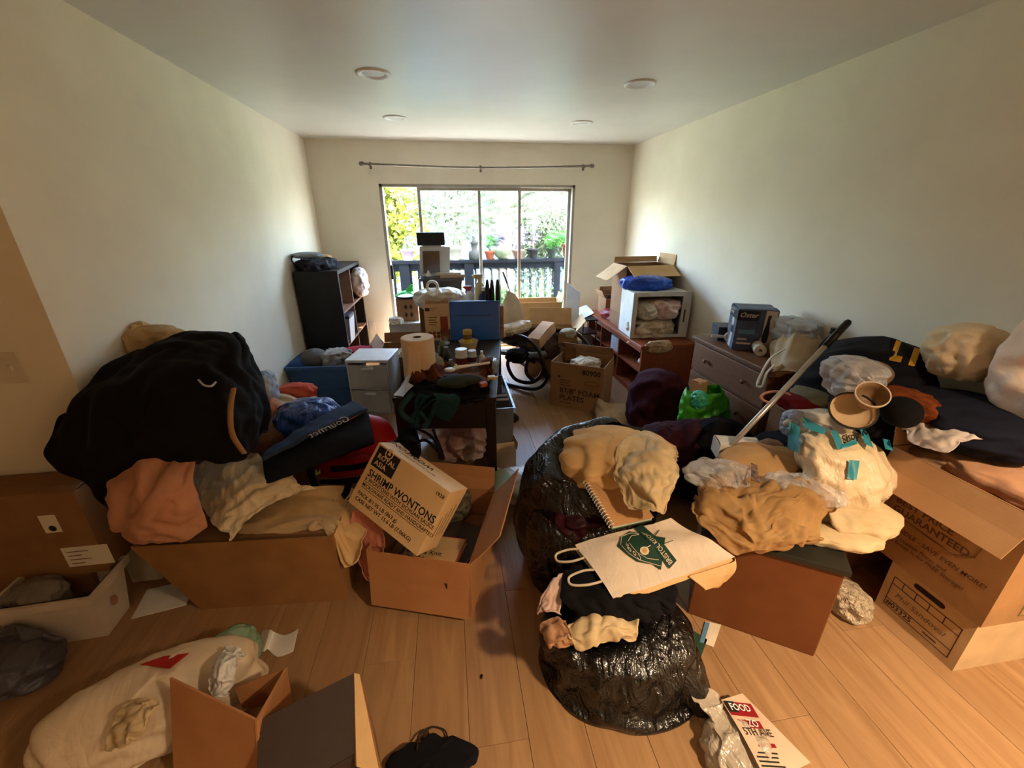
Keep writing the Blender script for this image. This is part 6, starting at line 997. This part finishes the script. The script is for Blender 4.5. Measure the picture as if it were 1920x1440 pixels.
lump('cream_pillow', 'cream cotton pillow case between jacket and moving carton', 'pillow', on(1600, 965, .52)-np.array((0, 0, .06)), (.17, .1, .07), m_cream, rz=-.2, seed=7, noise=.03, excess=1.12, settle=False)
lump('cream_pillow', 'flat cream cloth at lower right of khaki jacket', 'cloth', on(1575, 1000, .5)-np.array((0, 0, .035)), (.15, .06, .03), m_cream, rz=-.35, seed=9, noise=.03, settle=False)
lump('tan_shirt', 'tan shirt folded behind khaki jacket under the pole', 'clothes', on(1440, 860, .6)-np.array((0, 0, .1)), (.2, .14, .09), mat('tan_shirt', (186, 146, 98), .9, 'fabric'), rz=-.2, seed=19, noise=.04, settle=False)
carton('tissue_box', 'white tissue box behind khaki jacket beside the pole', 'box', on(1388, 842, .58)-np.array((0, -.02, .05)), (.2, .11, .075), -.3, mat('tissue_white', (222, 214, 200), .6), closed=True, dostamp=False); text('Tissue', bpy.data.objects['tissue_box'], mat('tissue_ink', (120, 110, 110), .6), (-.03, -.055, .03), (1, 0, 0), (0, 0, 1), .022)
# teal printed bag
sack('shopping_bag', 'white shopping bag with teal stripes on right heap', 'bag', [(3.1, 1.22, .52, .05, .04), (3.08, 1.22, .54, .15, .1, .2), (3.06, 1.24, .64, .2, .14, .2), (3.04, 1.27, .74, .17, .12, .2, -.1, .1), (3.02, 1.3, .8, .1, .07, .2), (3.01, 1.31, .815, .02, .02)], mat('white_bag_film', (226, 204, 170), .4, 'film', col2=(218, 194, 158)), nu=30, nv=44, seed=41, excess=1.18, noise=.03, close=(True, True), settle=False, irr=.2, slack=.025, post=.05); sb = bpy.data.objects['shopping_bag']
dg = None
def onto(o, px, py, lift=.004):  # nearest front point of a soft thing along a sight line
    V = np.array([v.co[:] for v in o.data.vertices])+np.array(o.matrix_basis.translation); d = _ray(px, py); d = d/np.linalg.norm(d); w = V-CAM; t = w@d; r = np.linalg.norm(w-np.outer(t, d), axis=1); k = r < .03
    tt = t[k].min()+.012 if k.any() else t[np.argmin(r)]; return CAM+d*(tt-lift-.006)
m_te = mat('teal_print', (56, 148, 166), .4)
def patch(o, poly, m, name='stripe', n=5):
    P = [np.array(p) for p in poly]; V = []
    for i in range(n):
        for j in range(n):
            u_, v_ = i/(n-1), j/(n-1); p = P[0]*(1-u_)*(1-v_)+P[1]*u_*(1-v_)+P[2]*u_*v_+P[3]*(1-u_)*v_; V.append(onto(o, *p))
    return mk(name, V, gridmesh(n, n)[0], m, o, world=True, smooth=True)
for poly in ([(1480, 790), (1500, 800), (1498, 850), (1476, 840)], [(1505, 780), (1550, 805), (1545, 815), (1505, 800)], [(1555, 800), (1572, 812), (1582, 840), (1570, 842)], [(1612, 805), (1625, 805), (1638, 840), (1622, 832)], [(1655, 822), (1668, 825), (1674, 845), (1660, 842)], [(1592, 862), (1612, 864), (1606, 900), (1588, 898)], [(1575, 836), (1605, 822), (1608, 832), (1580, 842)]): patch(sb, poly, m_te)
def softtext(s, o, p0, p1, p2, m, bold=.02):
    c = bpy.data.curves.new('lettering', 'FONT'); c.body = s; c.size = 1; c.offset = bold; c.resolution_u = 2; t = bpy.data.objects.new('tmp_text', c); me = bpy.data.meshes.new_from_object(t); bpy.data.objects.remove(t)
    Vt = np.array([v.co[:] for v in me.vertices]); Fs = [tuple(p.vertices) for p in me.polygons]; p0, p1, p2 = (np.array(p, float) for p in (p0, p1, p2)); w = Vt[:, 0].max()
    mk('lettering', [onto(o, *(p0+(p1-p0)*v[0]/w+(p2-p0)*v[1]/.72), .008) for v in Vt], Fs, m, o, world=True)
softtext('Shop Rite', sb, (1581, 832), (1642, 808), (1577, 817), m_ink); softtext('L', bd, (1668, 672), (1690, 676), (1680, 640), m_gold, .08); softtext('1', bd, (1698, 680), (1716, 684), (1708, 652), m_gold, .08)
lump('blue_label_bag', 'blue printed bag edge tucked behind the striped bag', 'bag', Z(1490, 785, .72)-np.array((0, 0, .08)), (.05, .05, .07), mat('blue_print_film', (60, 120, 190), .4, 'film', col2=(190, 200, 210), scale=10), seed=3, settle=False)
lump('taupe_cloth', 'crumpled taupe cloth between tissue box and striped bag', 'cloth', Z(1445, 838, .6)-np.array((0, 0, .05)), (.06, .05, .05), mat('taupe_cloth', (150, 118, 96), .9, 'fabric'), seed=4, settle=False)
# ================================================================ floor bits
lump('bubble_wrap', 'crumpled clear bubble wrap beside the file box', 'bubble wrap', (3.12, 1.1, .0), (.07, .09, .07), mat('bubble_film', (226, 206, 176), .15, 'clear', alpha=.75, bump=1., scale=16, spec=1.), seed=6, noise=.05, excess=1.3, settle=False)
for px0, px1, px2, px3, c, lb in ((1298, 1182), (1326, 1200), (1312, 1238), (1290, 1222), (34, 66, 44), 'dark green card on floor beside front trash bag'), ((1322, 1166), (1352, 1172), (1338, 1214), (1312, 1204), (224, 208, 184), 'white card with blue edge on floor at brown box'):
    V = [Z(*p, .003) for p in (px3, px2, px1, px0)]; b = MB(); b.quadbox(V, [v+np.array((0, 0, .003)) for v in V]); o = b.build('paper_card', mat('card_%d' % c[0], c, .6)); tag(o, lb, 'card')
    if c[0] > 100: V = [Z(*p, .0066) for p in ((1312, 1204), (1320, 1206), (1331, 1168), (1322, 1166))]; mk('blue_edge', V, [(0, 1, 2, 3)], mat('blue_edge', (90, 130, 160), .6), o, world=True)
# ================================================================ foreground
c_ = Z(1395, 1400, .05)
sack('plastic_bag', 'translucent grocery bag with red print at bottom right', 'bag', [(c_[0]-.02, c_[1]-.03, .005, .05, .05), (c_[0]-.02, c_[1]-.03, .02, .12, .1, -.4), (c_[0]-.02, c_[1]-.02, .06, .115, .095, -.4), (c_[0]-.03, c_[1]+.02, .1, .06, .05, -.4), (c_[0]-.05, c_[1]+.08, .1, .03, .03), (c_[0]-.06, c_[1]+.12, .11, .045, .03)], mat('grey_clear_film', (206, 192, 172), .22, 'clear', alpha=.72, bump=.9, spec=.8), nu=28, nv=40, seed=7, excess=1.25, noise=.03, settle=False); pbg = bpy.data.objects[[o.name for o in bpy.data.objects if o.name.startswith('plastic_bag')][-1]]
V = [Z(*p, z) for p, z in (((1352, 1312), .1), ((1392, 1300), .06), ((1520, 1430), .02), ((1440, 1470), .1))]
lb = _interp([[V[0], V[1]], [V[0]*.5+V[3]*.5+np.array((0, 0, .01)), V[1]*.5+V[2]*.5], [V[3], V[2]]], 12, 8).reshape(-1, 3); o = mk('printed_label', lb, gridmesh(12, 8)[0], mat('label_white', (206, 180, 156), .35), pbg, world=True, smooth=True); o['label'] = 'white label with red band and black print'
ex = V[3]-V[0]; ex /= np.linalg.norm(ex); ey = V[1]-V[0]; ey -= ex*(ex@ey); ey /= np.linalg.norm(ey); loc = np.array(pbg.matrix_basis.translation); O_ = V[0]-loc; m_lr = mat('label_red', (140, 30, 34), .4)
Lx = np.linalg.norm(V[3]-V[0]); Ly = np.linalg.norm(V[1]-V[0])
def lab2(x0, x1, m, y0=.02, y1=.98, l=.006): plate(pbg, m, O_, ex, ey, rect(x0*Lx, y0*Ly, x1*Lx, y1*Ly), name='print', lift=l)
lab2(.03, .22, m_lr); lab2(.03, .18, m_ink, .02, .35, .008); lab2(.27, .37, m_lr, .1, .9); lab2(.55, .6, m_lr, .1, .95)
text('FOOD', pbg, m_wplas, O_+ex*Lx*.16+ey*Ly*.08, ey, -ex, .03, .02, lift=.011); text('ZO', pbg, m_wplas, O_+ex*Lx*.36+ey*Ly*.4, ey, -ex, .03, .01, lift=.009); text('5TH AVE', pbg, m_ink, O_+ex*Lx*.47+ey*Ly*.1, ey, -ex, .03, .01, lift=.009)
for k in range(6): lab2(.66+.05*k, .68+.05*k, m_ink, .08, .85-.06*(k % 3))
# black cloth with drawstring, bottom centre
lump('drawstring_bag', 'small black drawstring bag on floor at bottom center', 'bag', Z(812, 1435, .0), (.13, .07, .03), m_black, rz=-.1, seed=5, noise=.04, excess=1.25)
ds = bpy.data.objects['drawstring_bag']; MB().tube(spline([Z(782, 1405, .05), Z(785, 1378, .02), Z(800, 1368, .012), Z(803, 1382, .012), Z(790, 1385, .012), Z(808, 1364, .012), Z(832, 1368, .012), Z(838, 1382, .012), Z(828, 1384, .012)], 6), .0028, 6).build('cord', mat('dark_cord', (44, 28, 24), .8), ds, world=True, smooth=True)
# curled receipt
o = drape('curled_receipt', 'curled white paper receipt on floor left of centre', 'paper', [[Z(480, 1222, .004), Z(495, 1222, .03), Z(502, 1218, .004), Z(520, 1232, .004), Z(550, 1222, .02)], [Z(492, 1180, .004), Z(508, 1180, .035), Z(514, 1184, .006), Z(535, 1190, .01), Z(560, 1178, .03)]], m_paper, nu=6, nv=24, noise=0, excess=1, steps=0, solid=.001, settle=False)
# white bag with red and green print, bottom left
p0, p1 = Z(110, 1390, .12), Z(430, 1208, .24); dd = (p1-p0); aa = math.atan2(dd[1], dd[0]); cc = (p0+p1)/2
sack('plastic_bag', 'big white carrier bag with red print at bottom left', 'bag', [(cc[0], cc[1], .0, .1, .08, aa), (cc[0], cc[1], .02, .25, .11, aa), (cc[0], cc[1], .12, .3, .14, aa), (cc[0]+.01, cc[1], .22, .28, .11, aa), (cc[0]+.03, cc[1]+.02, .28, .22, .07, aa), (cc[0]+.04, cc[1]+.02, .3, .1, .03, aa)], mat('cream_bag_film', (220, 200, 172), .38, 'film', col2=(206, 184, 152), scale=3, bump=.35), nu=34, nv=52, seed=9, excess=1.1, noise=.05, freq=5, settle=False, solid=.002, irr=.14, close=(True, True), pleat=.012, npl=9, post=.05, slack=.05)
wb = bpy.data.objects[[o.name for o in bpy.data.objects if o.name.startswith('plastic_bag')][-1]]
patch(wb, [(262, 1246), (308, 1230), (356, 1224), (318, 1254)], mat('red_bag_print', (170, 34, 26), .4), 'red_print')
drape('cream_cloth', 'cream crumpled cloth in the big white carrier bag', 'cloth', [[Z(195, 1395, .20), Z(205, 1350, .26), Z(225, 1310, .28)], [Z(215, 1405, .22), Z(245, 1350, .30), Z(262, 1300, .32)], [Z(245, 1385, .24), Z(280, 1340, .30), Z(300, 1305, .31)]], m_cream, nu=24, nv=30, excess=1.1, noise=.06, freq=11, seed=5, steps=8, settle=False, solid=.006, eslack=.02)
drape('plastic_handle_wad', 'twisted white bag handle above open carton at bottom left', 'bag', [[Z(380, 1290, .28), Z(390, 1245, .31), Z(425, 1195, .30)], [Z(400, 1300, .28), Z(415, 1255, .34), Z(445, 1200, .32)], [Z(425, 1305, .25), Z(440, 1255, .3), Z(455, 1215, .28)]], m_film, nu=24, nv=30, excess=1.12, noise=.06, freq=12, seed=6, steps=8, settle=False, solid=.002, eslack=.02)
lump('green_clear_bag', 'pale green translucent bag behind big white carrier bag', 'bag', Z(420, 1215, .2)-np.array((0, -.05, .16)), (.075, .05, .1), mat('green_clear_film', (140, 176, 146), .25, 'clear', alpha=.7, bump=.7), rz=.5, seed=6, settle=False)
# open carton with tall flaps bottom left
def slab(nm, pts, m, parent, th=.006):
    V = [np.array(p) for p in pts]; n = np.cross(V[1]-V[0], V[2]-V[0]); n /= np.linalg.norm(n); return MB().quadbox(V, [v+n*th for v in V]).build(nm, m, parent)
e = thing('cardboard_box', 'open orange brown carton with raised flaps at bottom left', 'box', (0, 0, 0))
A, B, C = Z(318, 1272, .33), Z(482, 1352, .30), Z(538, 1252, .26); Cb, Bb, Ab = C*(1, 1, 0)+np.array((-.03, .02, .02)), B*(1, 1, 0)+np.array((-.02, -.07, .02)), A*(1, 1, 0)+np.array((-.02, -.1, .02))
slab('flap', [A, B, Bb, Ab], m_cardo, e); slab('back_wall', [B, C, Cb, Bb], m_cardo, e); slab('flap', [Z(440, 1290, .2), C, C+np.array((-.02, -.03, -.12)), Z(455, 1330, .14)], m_cardo, e)
slab('bottom_panel', [Ab, Bb, Bb+np.array((.05, -.2, -.015)), Ab+np.array((.05, -.2, -.015))], m_cardo, e)
e = thing('storage_carton', 'dark grey lined carton with torn pale edge at bottom center', 'box', (0, 0, 0)); m_sl = mat('slate_board', (66, 54, 50), .6, 'card')
D0, D1 = Z(484, 1352, .27), Z(664, 1262, .33); slab('inner_flap', [D0, D1, D1+np.array((.02, -.14, -.13)), D0+np.array((.02, -.14, -.13))], m_sl, e); slab('front_wall', [D0+np.array((.022, -.142, -.13)), D1+np.array((.022, -.142, -.13)), D1*(1, 1, 0)+np.array((.03, -.16, .01)), D0*(1, 1, 0)+np.array((.03, -.16, .01))], m_sl, e)
m_to = mat('torn_card', (206, 170, 120), .9, 'card', bump=.4); E1, E2 = Z(674, 1264, .32), Z(712, 1450, .14); slab('torn_edge', [D1, E1, E2, D1+np.array((.02, -.17, -.14))], m_to, e, .012); slab('side_wall', [D1+np.array((.01, 0, -.01)), E2, E2*(1, 1, 0)+np.array((0, 0, .01)), D1*(1, 1, 0)+np.array((.02, .0, .01))], m_cardd, e)
c_ = Z(902, 1268, .0); lump('leaf_scrap', 'small dark crumb of dry leaf on open floor', 'crumb', (c_[0], c_[1], 0), (.012, .01, .004), mat('dry_leaf', (70, 40, 22), .9), nu=8, nv=12, seed=3, settle=False)
